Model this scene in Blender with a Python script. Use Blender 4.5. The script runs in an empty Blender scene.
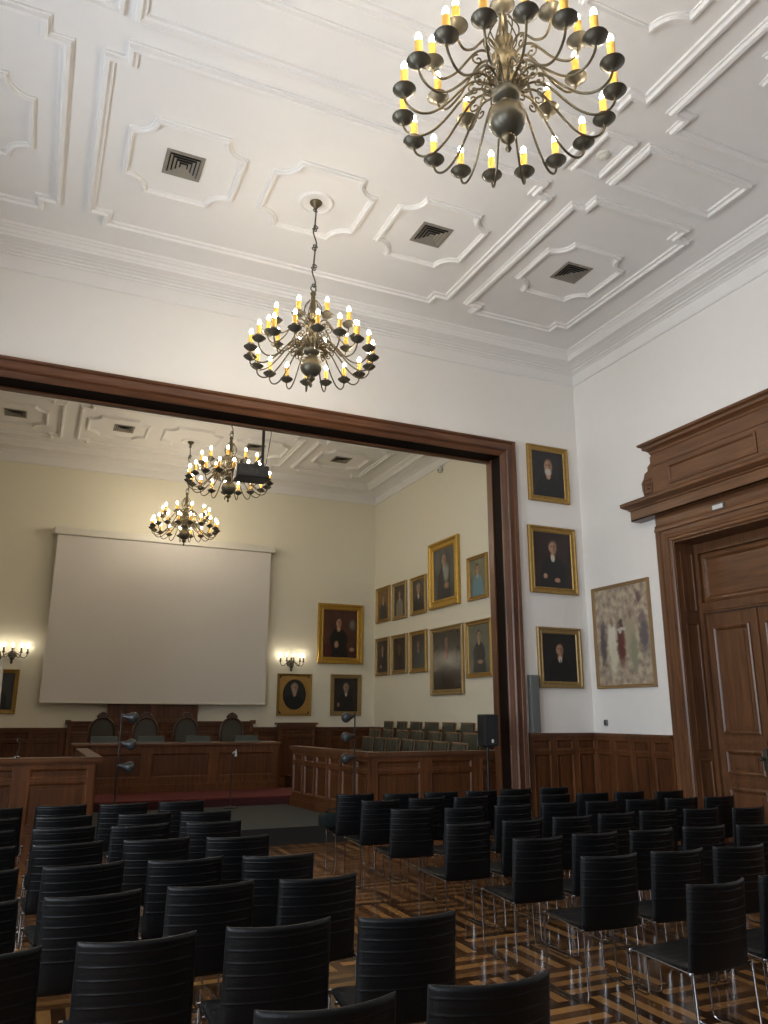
import bpy, bmesh, math, random
from mathutils import Matrix, Vector
random.seed(7)
PI = math.pi
SC = bpy.context.scene
COL = SC.collection

# ------------------------------------------------------------------ dimensions
EYE = 1.72
WX = 8.3            # wall with the big door
LX = -3.0           # wall with the windows
Y0 = -3.0           # wall behind the viewer
Y1, Y1B = 10.3, 10.72   # dividing wall, front and back face
Y2 = 19.16          # wall with the projection screen
CZ = 7.83           # ceiling
PL, PR, PT = -1.3, 6.71, 5.89   # portal opening

# ------------------------------------------------------------------ materials
def new_mat(name):
    m = bpy.data.materials.new(name); m.use_nodes = True
    nt = m.node_tree; b = nt.nodes['Principled BSDF']
    return m, nt, b
def N(nt, t, **kw):
    n = nt.nodes.new(t)
    for k, v in kw.items():
        if k.startswith('i_'):
            n.inputs[int(k[2:]) if k[2:].isdigit() else k[2:]].default_value = v
        else: setattr(n, k, v)
    return n
def L(nt, a, b): nt.links.new(a, b)
def c4(c): return (c[0], c[1], c[2], 1)

def plain(name, col, rough=.5, metal=0., spec=.5, var=.06, scale=6., bump=0., bscale=40., coat=0.):
    m, nt, b = new_mat(name)
    tc = N(nt, 'ShaderNodeTexCoord')
    no = N(nt, 'ShaderNodeTexNoise'); no.inputs['Scale'].default_value = scale; no.inputs['Detail'].default_value = 4
    L(nt, tc.outputs['Object'], no.inputs['Vector'])
    mx = N(nt, 'ShaderNodeMix', data_type='RGBA')
    mx.inputs[6].default_value = c4([max(0, v*(1-var)) for v in col]); mx.inputs[7].default_value = c4([min(1, v*(1+var)) for v in col])
    L(nt, no.outputs['Fac'], mx.inputs[0]); L(nt, mx.outputs[2], b.inputs['Base Color'])
    b.inputs['Roughness'].default_value = rough; b.inputs['Metallic'].default_value = metal
    b.inputs['Specular IOR Level'].default_value = spec; b.inputs['Coat Weight'].default_value = coat
    if bump:
        n2 = N(nt, 'ShaderNodeTexNoise'); n2.inputs['Scale'].default_value = bscale; n2.inputs['Detail'].default_value = 3
        L(nt, tc.outputs['Object'], n2.inputs['Vector'])
        bp = N(nt, 'ShaderNodeBump'); bp.inputs['Strength'].default_value = bump; bp.inputs['Distance'].default_value = .01
        L(nt, n2.outputs['Fac'], bp.inputs['Height']); L(nt, bp.outputs['Normal'], b.inputs['Normal'])
    return m

def wood(name, dark, light, stretch=(14, 14, .9), rough=.38, coat=.15):
    m, nt, b = new_mat(name)
    tc = N(nt, 'ShaderNodeTexCoord')
    mp = N(nt, 'ShaderNodeMapping'); mp.inputs['Scale'].default_value = stretch
    L(nt, tc.outputs['Object'], mp.inputs['Vector'])
    n1 = N(nt, 'ShaderNodeTexNoise'); n1.inputs['Scale'].default_value = 1.6; n1.inputs['Detail'].default_value = 7; n1.inputs['Roughness'].default_value = .62
    L(nt, mp.outputs['Vector'], n1.inputs['Vector'])
    n2 = N(nt, 'ShaderNodeTexNoise'); n2.inputs['Scale'].default_value = 1.3; n2.inputs['Detail'].default_value = 2
    L(nt, tc.outputs['Object'], n2.inputs['Vector'])
    ad = N(nt, 'ShaderNodeMath', operation='MULTIPLY_ADD'); ad.inputs[1].default_value = .45
    L(nt, n2.outputs['Fac'], ad.inputs[0]); L(nt, n1.outputs['Fac'], ad.inputs[2])
    rp = N(nt, 'ShaderNodeValToRGB')
    rp.color_ramp.elements[0].position = .42; rp.color_ramp.elements[0].color = c4(dark)
    rp.color_ramp.elements[1].position = .98; rp.color_ramp.elements[1].color = c4(light)
    L(nt, ad.outputs[0], rp.inputs['Fac']); L(nt, rp.outputs['Color'], b.inputs['Base Color'])
    b.inputs['Roughness'].default_value = rough; b.inputs['Coat Weight'].default_value = coat; b.inputs['Coat Roughness'].default_value = .25
    return m

def emit(name, col, strength):
    m, nt, b = new_mat(name)
    b.inputs['Base Color'].default_value = c4(col)
    b.inputs['Emission Color'].default_value = c4(col); b.inputs['Emission Strength'].default_value = strength
    return m

def parquet():
    m, nt, b = new_mat('parquet')
    tc = N(nt, 'ShaderNodeTexCoord')
    sx = N(nt, 'ShaderNodeSeparateXYZ'); L(nt, tc.outputs['Object'], sx.inputs[0])
    def M(op, a, c=None):
        n = N(nt, 'ShaderNodeMath', operation=op)
        for i, v in enumerate((a, c)):
            if v is None: continue
            if isinstance(v, (int, float)): n.inputs[i].default_value = v
            else: L(nt, v, n.inputs[i])
        return n.outputs[0]
    BK = .56
    u = M('DIVIDE', sx.outputs['X'], BK); v = M('DIVIDE', sx.outputs['Y'], BK)
    fu, fv = M('FLOOR', u), M('FLOOR', v)
    par = M('FLOORED_MODULO', M('ADD', fu, fv), 2.0)
    ru, rv = M('FRACT', u), M('FRACT', v)
    st = M('ADD', M('MULTIPLY', ru, par), M('MULTIPLY', rv, M('SUBTRACT', 1.0, par)))
    lng = M('ADD', M('MULTIPLY', rv, par), M('MULTIPLY', ru, M('SUBTRACT', 1.0, par)))
    k = M('MULTIPLY', st, 7.0); idx = M('FLOOR', k)
    alt = M('FLOORED_MODULO', idx, 2.0)
    cb = N(nt, 'ShaderNodeCombineXYZ'); L(nt, fu, cb.inputs[0]); L(nt, fv, cb.inputs[1]); L(nt, idx, cb.inputs[2])
    wn = N(nt, 'ShaderNodeTexWhiteNoise', noise_dimensions='3D'); L(nt, cb.outputs[0], wn.inputs['Vector'])
    # grain along the plank
    gr = N(nt, 'ShaderNodeCombineXYZ'); L(nt, M('MULTIPLY', st, 26.0), gr.inputs[0]); L(nt, M('MULTIPLY', lng, 1.6), gr.inputs[1]); L(nt, M('MULTIPLY', wn.outputs['Value'], 40.0), gr.inputs[2])
    gn = N(nt, 'ShaderNodeTexNoise'); gn.inputs['Scale'].default_value = 1.5; gn.inputs['Detail'].default_value = 5; L(nt, gr.outputs[0], gn.inputs['Vector'])
    fac = M('ADD', M('MULTIPLY', alt, .50), M('ADD', M('MULTIPLY', wn.outputs['Value'], .44), M('MULTIPLY', gn.outputs['Fac'], .26)))
    rp = N(nt, 'ShaderNodeValToRGB'); e = rp.color_ramp.elements
    e[0].position = .12; e[0].color = (.030, .014, .006, 1); e[1].position = .95; e[1].color = (.34, .165, .052, 1)
    mid = e.new(.5); mid.color = (.12, .052, .018, 1)
    L(nt, fac, rp.inputs['Fac'])
    # dark border strip round each block and fine joints
    ed = M('MINIMUM', M('MINIMUM', ru, M('SUBTRACT', 1.0, ru)), M('MINIMUM', rv, M('SUBTRACT', 1.0, rv)))
    bd = M('LESS_THAN', ed, .055)
    jt = M('LESS_THAN', M('FRACT', k), .04)
    mx = N(nt, 'ShaderNodeMix', data_type='RGBA'); mx.inputs[7].default_value = (.024, .011, .005, 1)
    L(nt, M('MAXIMUM', M('MULTIPLY', bd, .0), M('MULTIPLY', jt, .6)), mx.inputs[0]); L(nt, rp.outputs['Color'], mx.inputs[6])
    L(nt, mx.outputs[2], b.inputs['Base Color'])
    b.inputs['Roughness'].default_value = .2
    b.inputs['Coat Weight'].default_value = .35; b.inputs['Coat Roughness'].default_value = .12
    bn = N(nt, 'ShaderNodeTexNoise'); bn.inputs['Scale'].default_value = 5; L(nt, tc.outputs['Object'], bn.inputs['Vector'])
    bp = N(nt, 'ShaderNodeBump'); bp.inputs['Strength'].default_value = .08; bp.inputs['Distance'].default_value = .02
    L(nt, bn.outputs['Fac'], bp.inputs['Height']); L(nt, bp.outputs['Normal'], b.inputs['Normal'])
    return m

def painting(name, bg, bg2, blobs, warp=.05, rough=.4, seed=0., coarse=0., wscale=7):
    """soft painted canvas: a list of (u, v, ru, rv, colour, softness) laid over a mottled ground"""
    m, nt, b = new_mat(name)
    uv = N(nt, 'ShaderNodeUVMap')
    no = N(nt, 'ShaderNodeTexNoise'); no.inputs['Scale'].default_value = wscale; no.inputs['Detail'].default_value = 4
    of = N(nt, 'ShaderNodeVectorMath', operation='ADD'); of.inputs[1].default_value = (seed, seed*1.7, 0)
    L(nt, uv.outputs['UV'], of.inputs[0]); L(nt, of.outputs[0], no.inputs['Vector'])
    sb = N(nt, 'ShaderNodeVectorMath', operation='SUBTRACT'); sb.inputs[1].default_value = (.5, .5, .5); L(nt, no.outputs['Color'], sb.inputs[0])
    sc = N(nt, 'ShaderNodeVectorMath', operation='SCALE'); sc.inputs['Scale'].default_value = warp; L(nt, sb.outputs[0], sc.inputs[0])
    wv = N(nt, 'ShaderNodeVectorMath', operation='ADD'); L(nt, uv.outputs['UV'], wv.inputs[0]); L(nt, sc.outputs[0], wv.inputs[1])
    g = N(nt, 'ShaderNodeTexNoise'); g.inputs['Scale'].default_value = 3.2 if not coarse else coarse; g.inputs['Detail'].default_value = 5; L(nt, of.outputs[0], g.inputs['Vector'])
    mr = N(nt, 'ShaderNodeMapRange'); mr.inputs['From Min'].default_value = .35; mr.inputs['From Max'].default_value = .65; L(nt, g.outputs['Fac'], mr.inputs['Value'])
    mx = N(nt, 'ShaderNodeMix', data_type='RGBA'); mx.inputs[6].default_value = c4(bg); mx.inputs[7].default_value = c4(bg2); L(nt, mr.outputs[0], mx.inputs[0])
    cur = mx.outputs[2]
    for (u, v, ru, rv, col, soft) in blobs:
        s1 = N(nt, 'ShaderNodeVectorMath', operation='SUBTRACT'); s1.inputs[1].default_value = (u, v, 0); L(nt, wv.outputs[0], s1.inputs[0])
        s2 = N(nt, 'ShaderNodeVectorMath', operation='MULTIPLY'); s2.inputs[1].default_value = (1/ru, 1/rv, 0); L(nt, s1.outputs[0], s2.inputs[0])
        ln = N(nt, 'ShaderNodeVectorMath', operation='LENGTH'); L(nt, s2.outputs[0], ln.inputs[0])
        r = N(nt, 'ShaderNodeMapRange', interpolation_type='SMOOTHSTEP'); r.inputs['From Min'].default_value = 1+soft; r.inputs['From Max'].default_value = 1-soft
        L(nt, ln.outputs['Value'], r.inputs['Value'])
        x = N(nt, 'ShaderNodeMix', data_type='RGBA'); x.inputs[7].default_value = c4(col); L(nt, r.outputs[0], x.inputs[0]); L(nt, cur, x.inputs[6])
        cur = x.outputs[2]
    L(nt, cur, b.inputs['Base Color'])
    b.inputs['Roughness'].default_value = rough
    if coarse:
        bp = N(nt, 'ShaderNodeBump'); bp.inputs['Strength'].default_value = .4; bp.inputs['Distance'].default_value = .01
        L(nt, g.outputs['Fac'], bp.inputs['Height']); L(nt, bp.outputs['Normal'], b.inputs['Normal'])
    return m

WALL = plain('white_plaster', (.84, .82, .78), .65, var=.02, bump=.05, bscale=25)
CREAM = plain('cream_plaster', (.80, .765, .625), .65, var=.02, bump=.05, bscale=25)
CEIL = plain('ceiling_plaster', (.83, .815, .79), .6, var=.02, bump=.03, bscale=30)
OAK = wood('oak_door_wood', (.052, .0210, .0085), (.185, .080, .033))
OAKX = wood('oak_horizontal', (.064, .026, .0105), (.205, .090, .037), (14, .9, 14))
WAIN = wood('wainscot_wood', (.038, .0122, .0037), (.185, .066, .0195))
WAIND = wood('wainscot_panel_wood', (.030, .0098, .0030), (.140, .049, .0145))
WAINX = wood('wainscot_cap_wood', (.055, .020, .0085), (.19, .082, .036), (.9, 14, 14), rough=.3)
PORT = wood('portal_wood', (.046, .0165, .0068), (.185, .074, .031), (10, 10, .7))
PORTX = wood('portal_lintel_wood', (.046, .0165, .0068), (.185, .074, .031), (.7, 10, 10))
BLACKW = plain('black_track', (.009, .0045, .003), .7, spec=.12)
LEATHER = plain('black_leather', (.0032, .0037, .0043), .42, spec=.24, var=.2, scale=12, bump=.12, bscale=120)
CHROME = plain('chrome', (.29, .29, .295), .2, 1.0, var=.02)
BRASS = plain('aged_brass', (.13, .105, .062), .38, .8, var=.3, scale=9)
BRASSD = plain('dark_bronze', (.085, .077, .056), .36, .5, var=.3, scale=9)
CANDLE = plain('candle_sleeve', (.80, .44, .07), .5, var=.05)
BULB = emit('lit_bulb', (1, .87, .68), 172)
BULBS = emit('lit_sconce_bulb', (1, .88, .68), 48)
GOLD = plain('gilt_frame', (.36, .225, .065), .42, .6, var=.35, scale=22, bump=.35, bscale=55)
GOLDO = plain('bright_gilt_frame', (.50, .31, .06), .4, .6, var=.35, scale=22, bump=.5, bscale=45)
GOLDP = plain('pale_gilt_frame', (.34, .235, .10), .45, .5, var=.3, scale=22, bump=.3, bscale=55)
RAWOAK = plain('pale_wood_frame', (.30, .19, .085), .5, var=.15, scale=12)
MATBR = plain('gilt_oval_mat', (.42, .25, .07), .45, .35, var=.2, scale=16)
SCREEN = plain('screen_fabric', (.72, .69, .645), .8, var=.015)
OFFW = plain('offwhite_metal', (.70, .68, .60), .5)
GREYC = plain('grey_carpet', (.055, .056, .050), .95, var=.2, scale=60, bump=.5, bscale=300)
BLACKF = plain('black_fascia', (.012, .0115, .011), .6)
REDC = plain('red_carpet', (.135, .020, .016), .95, var=.2, scale=60, bump=.5, bscale=300)
OLIVE = plain('olive_leather', (.034, .034, .022), .42, var=.25, scale=10, bump=.1, bscale=90)
TAN = plain('tan_edge', (.21, .125, .06), .45)
JUDGE = plain('grey_brown_leather', (.048, .041, .030), .55, var=.2, scale=14)
DKWOOD = wood('dark_carved_wood', (.022, .009, .004), (.075, .032, .014))
GGREY = plain('grey_green_board', (.075, .085, .07), .6)
GREYB = plain('grey_painted_metal', (.16, .17, .165), .5)
BLACKP = plain('black_plastic', (.010, .011, .013), .45)
SPKG = plain('speaker_grille', (.012, .013, .018), .6, bump=.6, bscale=400)
LAMPG = plain('lamp_grey', (.055, .06, .064), .35, .3)
VENTM = plain('vent_metal', (.27, .25, .21), .5, .2)
VENTD = plain('vent_dark', (.012, .011, .01), .8)
WHITEP = plain('white_plastic', (.72, .72, .70), .4)
CLOTH = plain('white_cloth', (.72, .68, .58), .85)
BAGM = plain('dark_green_cloth', (.006, .010, .009), .8, spec=.2, var=.25, scale=14, bump=.3, bscale=60)
FLOORM = parquet()

# ------------------------------------------------------------------ mesh building
class MB:
    def __init__(s): s.v = []; s.f = []; s.m = []; s.T = Matrix.Identity(4); s.uv = {}
    def add(s, vs, fs, mi=0):
        o = len(s.v); s.v += [tuple(s.T @ Vector(v)) for v in vs]
        for f in fs: s.f.append([o+i for i in f]); s.m.append(mi)
    def box(s, a, b, mi=0):
        (x0, y0, z0), (x1, y1, z1) = [min(p, q) for p, q in zip(a, b)], [max(p, q) for p, q in zip(a, b)]
        s.add([(x0,y0,z0),(x1,y0,z0),(x1,y1,z0),(x0,y1,z0),(x0,y0,z1),(x1,y0,z1),(x1,y1,z1),(x0,y1,z1)],
              [(0,3,2,1),(4,5,6,7),(0,1,5,4),(1,2,6,5),(2,3,7,6),(3,0,4,7)], mi)
    def bbox(s, a, b, r=.01, mi=0):
        """box with chamfered edges"""
        bm = bmesh.new()
        bmesh.ops.create_cube(bm, size=1)
        c = [(p+q)/2 for p, q in zip(a, b)]; d = [abs(q-p) for p, q in zip(a, b)]
        for v in bm.verts: v.co = Vector([c[i]+v.co[i]*d[i] for i in range(3)])
        bmesh.ops.bevel(bm, geom=list(bm.edges), offset=r, segments=2, profile=.5, affect='EDGES')
        bm.verts.index_update()
        s.add([tuple(v.co) for v in bm.verts], [[v.index for v in f.verts] for f in bm.faces], mi); bm.free()
    def lathe(s, prof, seg=20, c=(0,0,0), mi=0, axis='z', a0=0, a1=2*PI):
        vs, fs = [], []
        full = abs(a1-a0-2*PI) < 1e-6
        ns = seg if full else seg+1
        for (r, h) in prof:
            for k in range(ns):
                a = a0+(a1-a0)*k/seg
                p = (r*math.cos(a), r*math.sin(a), h)
                if axis == 'y': p = (p[0], p[2], p[1])
                if axis == 'x': p = (p[2], p[0], p[1])
                vs.append((c[0]+p[0], c[1]+p[1], c[2]+p[2]))
        for i in range(len(prof)-1):
            for k in range(seg if full else seg):
                k2 = (k+1) % ns if full else k+1
                fs.append((i*ns+k, i*ns+k2, (i+1)*ns+k2, (i+1)*ns+k))
        s.add(vs, fs, mi)
    def tube(s, pts, r, seg=8, mi=0, closed=False, cap=True):
        pts = [Vector(p) for p in pts]; n = len(pts)
        rs = r if isinstance(r, (list, tuple)) else [r]*n
        vs, fs = [], []
        tan = []
        for i in range(n):
            if closed: t = pts[(i+1) % n]-pts[i-1]
            else: t = pts[min(i+1, n-1)]-pts[max(i-1, 0)]
            tan.append(t.normalized())
        up = Vector((0,0,1)) if abs(tan[0].z) < .9 else Vector((1,0,0))
        x = tan[0].cross(up).normalized()
        for i in range(n):
            x = (x - tan[i]*x.dot(tan[i]))
            if x.length < 1e-5: x = tan[i].orthogonal()
            x.normalize(); y = tan[i].cross(x)
            for k in range(seg):
                a = 2*PI*k/seg
                vs.append(tuple(pts[i]+(x*math.cos(a)+y*math.sin(a))*rs[i]))
        for i in range(n if closed else n-1):
            j = (i+1) % n
            for k in range(seg):
                fs.append((i*seg+k, i*seg+(k+1) % seg, j*seg+(k+1) % seg, j*seg+k))
        if cap and not closed:
            fs.append(tuple(range(seg))[::-1]); fs.append(tuple((n-1)*seg+k for k in range(seg)))
        s.add(vs, fs, mi)
    def prism(s, poly, h0, h1, plane='xy', mi=0):
        """extrude a polygon; plane names its two axes, h is along the third"""
        def P(a, b, h): return {'xy': (a, b, h), 'xz': (a, h, b), 'yz': (h, a, b)}[plane]
        n = len(poly)
        vs = [P(a, b, h0) for a, b in poly]+[P(a, b, h1) for a, b in poly]
        fs = [tuple(range(n))[::-1], tuple(range(n, 2*n))]+[(i, (i+1) % n, n+(i+1) % n, n+i) for i in range(n)]
        s.add(vs, fs, mi)
    def sweep(s, path, prof, closed=True, frame=None, mi=0, capends=True):
        """mitred sweep of prof [(offset to the left of travel, height)] along a planar path; frame maps (u,v,h) to space"""
        if frame is None: frame = lambda u, v, h: (u, v, h)
        n = len(path); vs, fs = [], []
        for i in range(n):
            p = Vector(path[i])
            if closed or 0 < i < n-1:
                d1 = (p-Vector(path[i-1])).normalized(); d2 = (Vector(path[(i+1) % n])-p).normalized()
            elif i == 0: d1 = d2 = (Vector(path[1])-p).normalized()
            else: d1 = d2 = (p-Vector(path[i-1])).normalized()
            n1, n2 = Vector((-d1.y, d1.x)), Vector((-d2.y, d2.x))
            m = n1+n2; m = m/max(m.dot(n1), .2) if m.length > 1e-4 else n1
            for (o, h) in prof: q = p+m*o; vs.append(frame(q.x, q.y, h))
        k = len(prof)
        for i in range(n if closed else n-1):
            j = (i+1) % n
            for a in range(k-1): fs.append((i*k+a, j*k+a, j*k+a+1, i*k+a+1))
        if not closed and capends: fs.append(tuple(range(k))); fs.append(tuple((n-1)*k+a for a in range(k))[::-1])
        s.add(vs, fs, mi)
    def grid(s, fn, nu, nv, mi=0, wrapu=False):
        vs = [fn(i/(nu if wrapu else nu-1), j/(nv-1)) for j in range(nv) for i in range(nu)]
        fs = [(j*nu+i, j*nu+(i+1) % nu, (j+1)*nu+(i+1) % nu, (j+1)*nu+i) for j in range(nv-1) for i in range(nu if wrapu else nu-1)]
        s.add(vs, fs, mi)
    def build(s, name, mats, parent=None, smooth=False, angle=40, uvbox=None):
        if not isinstance(mats, (list, tuple)): mats = [mats]
        me = bpy.data.meshes.new(name); me.from_pydata(s.v, [], s.f)
        for m in mats: me.materials.append(m)
        for p, i in zip(me.polygons, s.m): p.material_index = i
        bm = bmesh.new(); bm.from_mesh(me); bmesh.ops.recalc_face_normals(bm, faces=bm.faces); bm.to_mesh(me); bm.free()
        if uvbox:   # (axis u, u0, u1, axis v, v0, v1)
            ul = me.uv_layers.new(name='UVMap')
            au, u0, u1, av, v0, v1 = uvbox
            for lp in me.loops:
                co = me.vertices[lp.vertex_index].co
                ul.data[lp.index].uv = ((co[au]-u0)/(u1-u0), (co[av]-v0)/(v1-v0))
        if smooth:
            me.shade_smooth() if hasattr(me, 'shade_smooth') else None
            try: me.set_sharp_from_angle(angle=math.radians(angle))
            except Exception: pass
        o = bpy.data.objects.new(name, me); COL.objects.link(o)
        if parent: o.parent = parent
        return o

def tag(o, label=None, cat=None, group=None, kind=None):
    if label: o['label'] = label
    if cat: o['category'] = cat
    if group: o['group'] = group
    if kind: o['kind'] = kind
    return o
def thing(name, label, cat, loc=(0,0,0), rz=0, group=None, kind=None):
    o = bpy.data.objects.new(name, None); COL.objects.link(o)
    o.location = loc; o.rotation_euler = (0, 0, rz); o.empty_display_size = .1
    return tag(o, label, cat, group, kind)
def dup(o, parent=None, **kw):
    c = o.copy(); COL.objects.link(c)
    if parent: c.parent = parent
    for ch in list(o.children): dup(ch, c)
    for k, v in kw.items():
        if k in ('location', 'rotation_euler', 'scale'): setattr(c, k, v)
        else: c[k] = v
    return c
def struct(name, mb, mats, label, cat='wall', smooth=False, parent=None):
    o = mb.build(name, mats, parent, smooth)
    if parent is None: tag(o, label, cat, None, 'structure')
    return o

# ------------------------------------------------------------------ room shell
m = MB(); m.box((LX-.3, Y0-.3, -.12), (WX+.9, Y2+.3, 0)); struct('floor', m, FLOORM, 'glossy parquet floor of dark and honey-coloured wood blocks', 'floor')
m = MB(); m.box((LX-.3, Y0-.3, CZ), (WX+.9, Y2+.3, CZ+.15)); struct('ceiling', m, CEIL, 'white plaster ceiling with raised moulded panels', 'ceiling')
DY0, DY1, DZ = 6.39, 8.27, 4.17       # door opening in the right wall
m = MB()
m.box((WX, Y0-.3, 0), (WX+.5, DY0, CZ)); m.box((WX, DY1, 0), (WX+.5, Y1, CZ)); m.box((WX, DY0, DZ), (WX+.5, DY1, CZ))
struct('wall_right', m, WALL, 'white plastered wall with the large oak doorway', 'wall')
m = MB(); m.box((WX, Y1B, 0), (WX+.5, Y2+.3, CZ)); struct('wall_right_far', m, CREAM, 'cream wall of the court room hung with two rows of portraits', 'wall')
m = MB(); m.box((LX-.3, Y2, 0), (WX, Y2+.3, CZ)); struct('wall_back', m, CREAM, 'cream end wall behind the projection screen', 'wall')
# dividing wall with the wide portal: plaster towards each room
m = MB()
for a, b in (((LX, Y1, 0), (PL-.05, Y1+.2, CZ)), ((PR+.05, Y1, 0), (WX+.5, Y1+.2, CZ)), ((PL-.05, Y1, PT+.05), (PR+.05, Y1+.2, CZ))): m.box(a, b, 0)
for a, b in (((LX, Y1+.2, 0), (PL-.05, Y1B, CZ)), ((PR+.05, Y1+.2, 0), (WX+.5, Y1B, CZ)), ((PL-.05, Y1+.2, PT+.05), (PR+.05, Y1B, CZ))): m.box(a, b, 1)
struct('wall_dividing', m, [WALL, CREAM], 'white dividing wall above and beside the wide wooden portal', 'wall')
WINS = [(-1.6, -.2), (2.0, 3.4), (5.6, 7.0)]; WZ0, WZ1 = 1.2, 5.0
m = MB(); prev = Y0-.3
for a, b in WINS:
    m.box((LX-.3, prev, 0), (LX, a, CZ)); m.box((LX-.3, a, 0), (LX, b, WZ0)); m.box((LX-.3, a, WZ1), (LX, b, CZ)); prev = b
m.box((LX-.3, prev, 0), (LX, Y1B, CZ)); m.box((LX-.3, Y1B, 0), (LX, Y2+.3, CZ))
struct('wall_left', m, WALL, 'white window wall opposite the big door', 'wall')
m = MB(); m.box((LX, Y0-.3, 0), (WX, Y0, CZ)); struct('wall_behind', m, WAIN, 'unseen wall behind the rows of chairs, made dark to cut bounced light', 'wall')  # unseen wall; dark wood finish invented to keep bounced light off the chair backs
for i, (a, b) in enumerate(WINS):
    m = MB()
    for k in range(2):
        y0, y1 = a+(b-a)*k/2, a+(b-a)*(k+1)/2
        m.box((LX-.2, y0, WZ0), (LX-.14, y0+.06, WZ1)); m.box((LX-.2, y1-.06, WZ0), (LX-.14, y1, WZ1))
        for q in range(5):
            z = WZ0+(WZ1-WZ0-.06)*q/4; m.box((LX-.2, y0, z), (LX-.14, y1, z+.06))
    w = struct('window_%d' % (i+1), m, WHITEP, 'tall white-framed window in the window wall', 'window')

# ceiling mouldings -----------------------------------------------------------
RIDGE = [(-.064, 0), (-.064, -.022), (-.044, -.024), (-.034, -.058), (.004, -.064), (.016, -.034), (.030, -.030), (.054, -.030), (.058, 0)]
RIDGE_S = [(-.040, 0), (-.040, -.018), (-.024, -.022), (-.016, -.050), (.012, -.052), (.024, -.020), (.038, -.018), (.040, 0)]
def cframe(u, v, h): return (u, v, CZ+.001+h)
TRN = [0]
def trim(mb, mats, label, cat='moulding', smooth=False):
    TRN[0] += 1
    return struct('trim_%d' % TRN[0], mb, mats, label, cat, smooth)
def notched(x0, y0, x1, y1, n):
    return [(x0+n, y0), (x1-n, y0), (x1-n, y0+n), (x1, y0+n), (x1, y1-n), (x1-n, y1-n), (x1-n, y1), (x0+n, y1), (x0+n, y1-n), (x0, y1-n), (x0, y0+n), (x0+n, y0+n)]
def scallop(cx, cy, hx, hy, r):
    P = []
    for (sx, sy, a0) in ((1, -1, 180), (1, 1, 270), (-1, 1, 0), (-1, -1, 90)):
        # arc centred on the rectangle's corner, bulging inwards
        for k in range(7):
            a = math.radians(a0-90*k/6) if True else 0
            P.append((cx+sx*hx+r*math.cos(a), cy+sy*hy+r*math.sin(a)))
    return P
def rect(x0, y0, x1, y1): return [(x0, y0), (x1, y0), (x1, y1), (x0, y1)]
def mould(path, prof, label):
    m = MB(); m.sweep(path, prof, True, cframe); trim(m, CEIL, label)
def ceiling_row(cx, cy, half, hx, tag_):
    """central notched field with three scalloped frames, and one side field each side"""
    mould(notched(cx-hx, cy-half, cx+hx, cy+half, .2), RIDGE, 'long notched plaster field %s' % tag_)
    for d, nm in ((-1.6, 'window-side'), (0, 'middle'), (1.6, 'door-side')):
        mould(scallop(cx+d, cy, .615, .615, .25), RIDGE_S, '%s scalloped plaster frame in the field %s' % (nm, tag_))
    for s, nm in ((-1, 'window'), (1, 'door')):
        a, b = cx+s*(hx+.38), cx+s*(hx+2.2)
        mould(notched(min(a, b), cy-half, max(a, b), cy+half, .2), RIDGE, 'notched plaster side field on the %s side %s' % (nm, tag_))
        mould(scallop((a+b)/2, cy, .615, .615, .25), RIDGE_S, 'scalloped plaster frame in the %s-side field %s' % (nm, tag_))
ceiling_row(2.58, 7.86, 1.47, 2.53, 'nearest the portal')
ceiling_row(2.58, 3.63, 1.47, 2.53, 'over the chairs')
ceiling_row(2.58, -.60, 1.47, 2.53, 'over the rear of the hall')
ceiling_row(2.77, 17.0, 1.2, 2.37, 'nearest the screen wall')
ceiling_row(2.77, 13.0, 1.2, 2.37, 'beyond the portal')
for cy, tg in ((5.73, 'near the portal'), (1.5, 'over the rear chairs')):
    mould(rect(.26, cy-.3, 4.9, cy+.3), RIDGE, 'long plain plaster panel %s' % tg)
    for s, nm in ((-1, 'window'), (1, 'door')):
        xs = sorted((2.58+s*2.48, 2.58+s*2.86)); mould(rect(xs[0], cy-.3, xs[1], cy+.3), RIDGE_S, 'small plaster square on the %s side %s' % (nm, tg))
        xs = sorted((2.58+s*3.07, 2.58+s*4.55)); mould(rect(xs[0], cy-.3, xs[1], cy+.3), RIDGE, 'oblong plaster panel on the %s side %s' % (nm, tg))
        m = MB(); m.lathe([(0, -.05), (.03, -.05), (.05, -.03), (.075, -.02), (.08, 0)], 16, (2.58+s*2.67, cy, CZ)); trim(m, OFFW, 'round boss in the small square on the %s side %s' % (nm, tg), 'boss', True)
# cornice, one loop per room
CORN = [(0, -.43), (.022, -.43), (.03, -.415), (.022, -.40), (.004, -.395), (.004, -.215), (.03, -.205), (.035, -.19), (.075, -.183), (.082, -.163), (.14, -.158), (.15, -.148), (.215, -.146), (.222, -.138), (.335, -.138), (.345, -.135), (.35, -.105), (.365, -.095), (.385, -.062), (.42, -.045), (.43, -.03), (.455, -.028), (.475, 0)]
for (x0, y0, x1, y1, mt, lb) in ((LX, Y0, WX, Y1, CEIL, 'white stepped plaster cornice of the hall'), (LX, Y1B, WX, Y2, CEIL, 'white stepped plaster cornice of the court room')):
    m = MB(); m.sweep(rect(x0, y0, x1, y1), CORN, True, cframe); trim(m, mt, lb, 'cornice')

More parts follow.
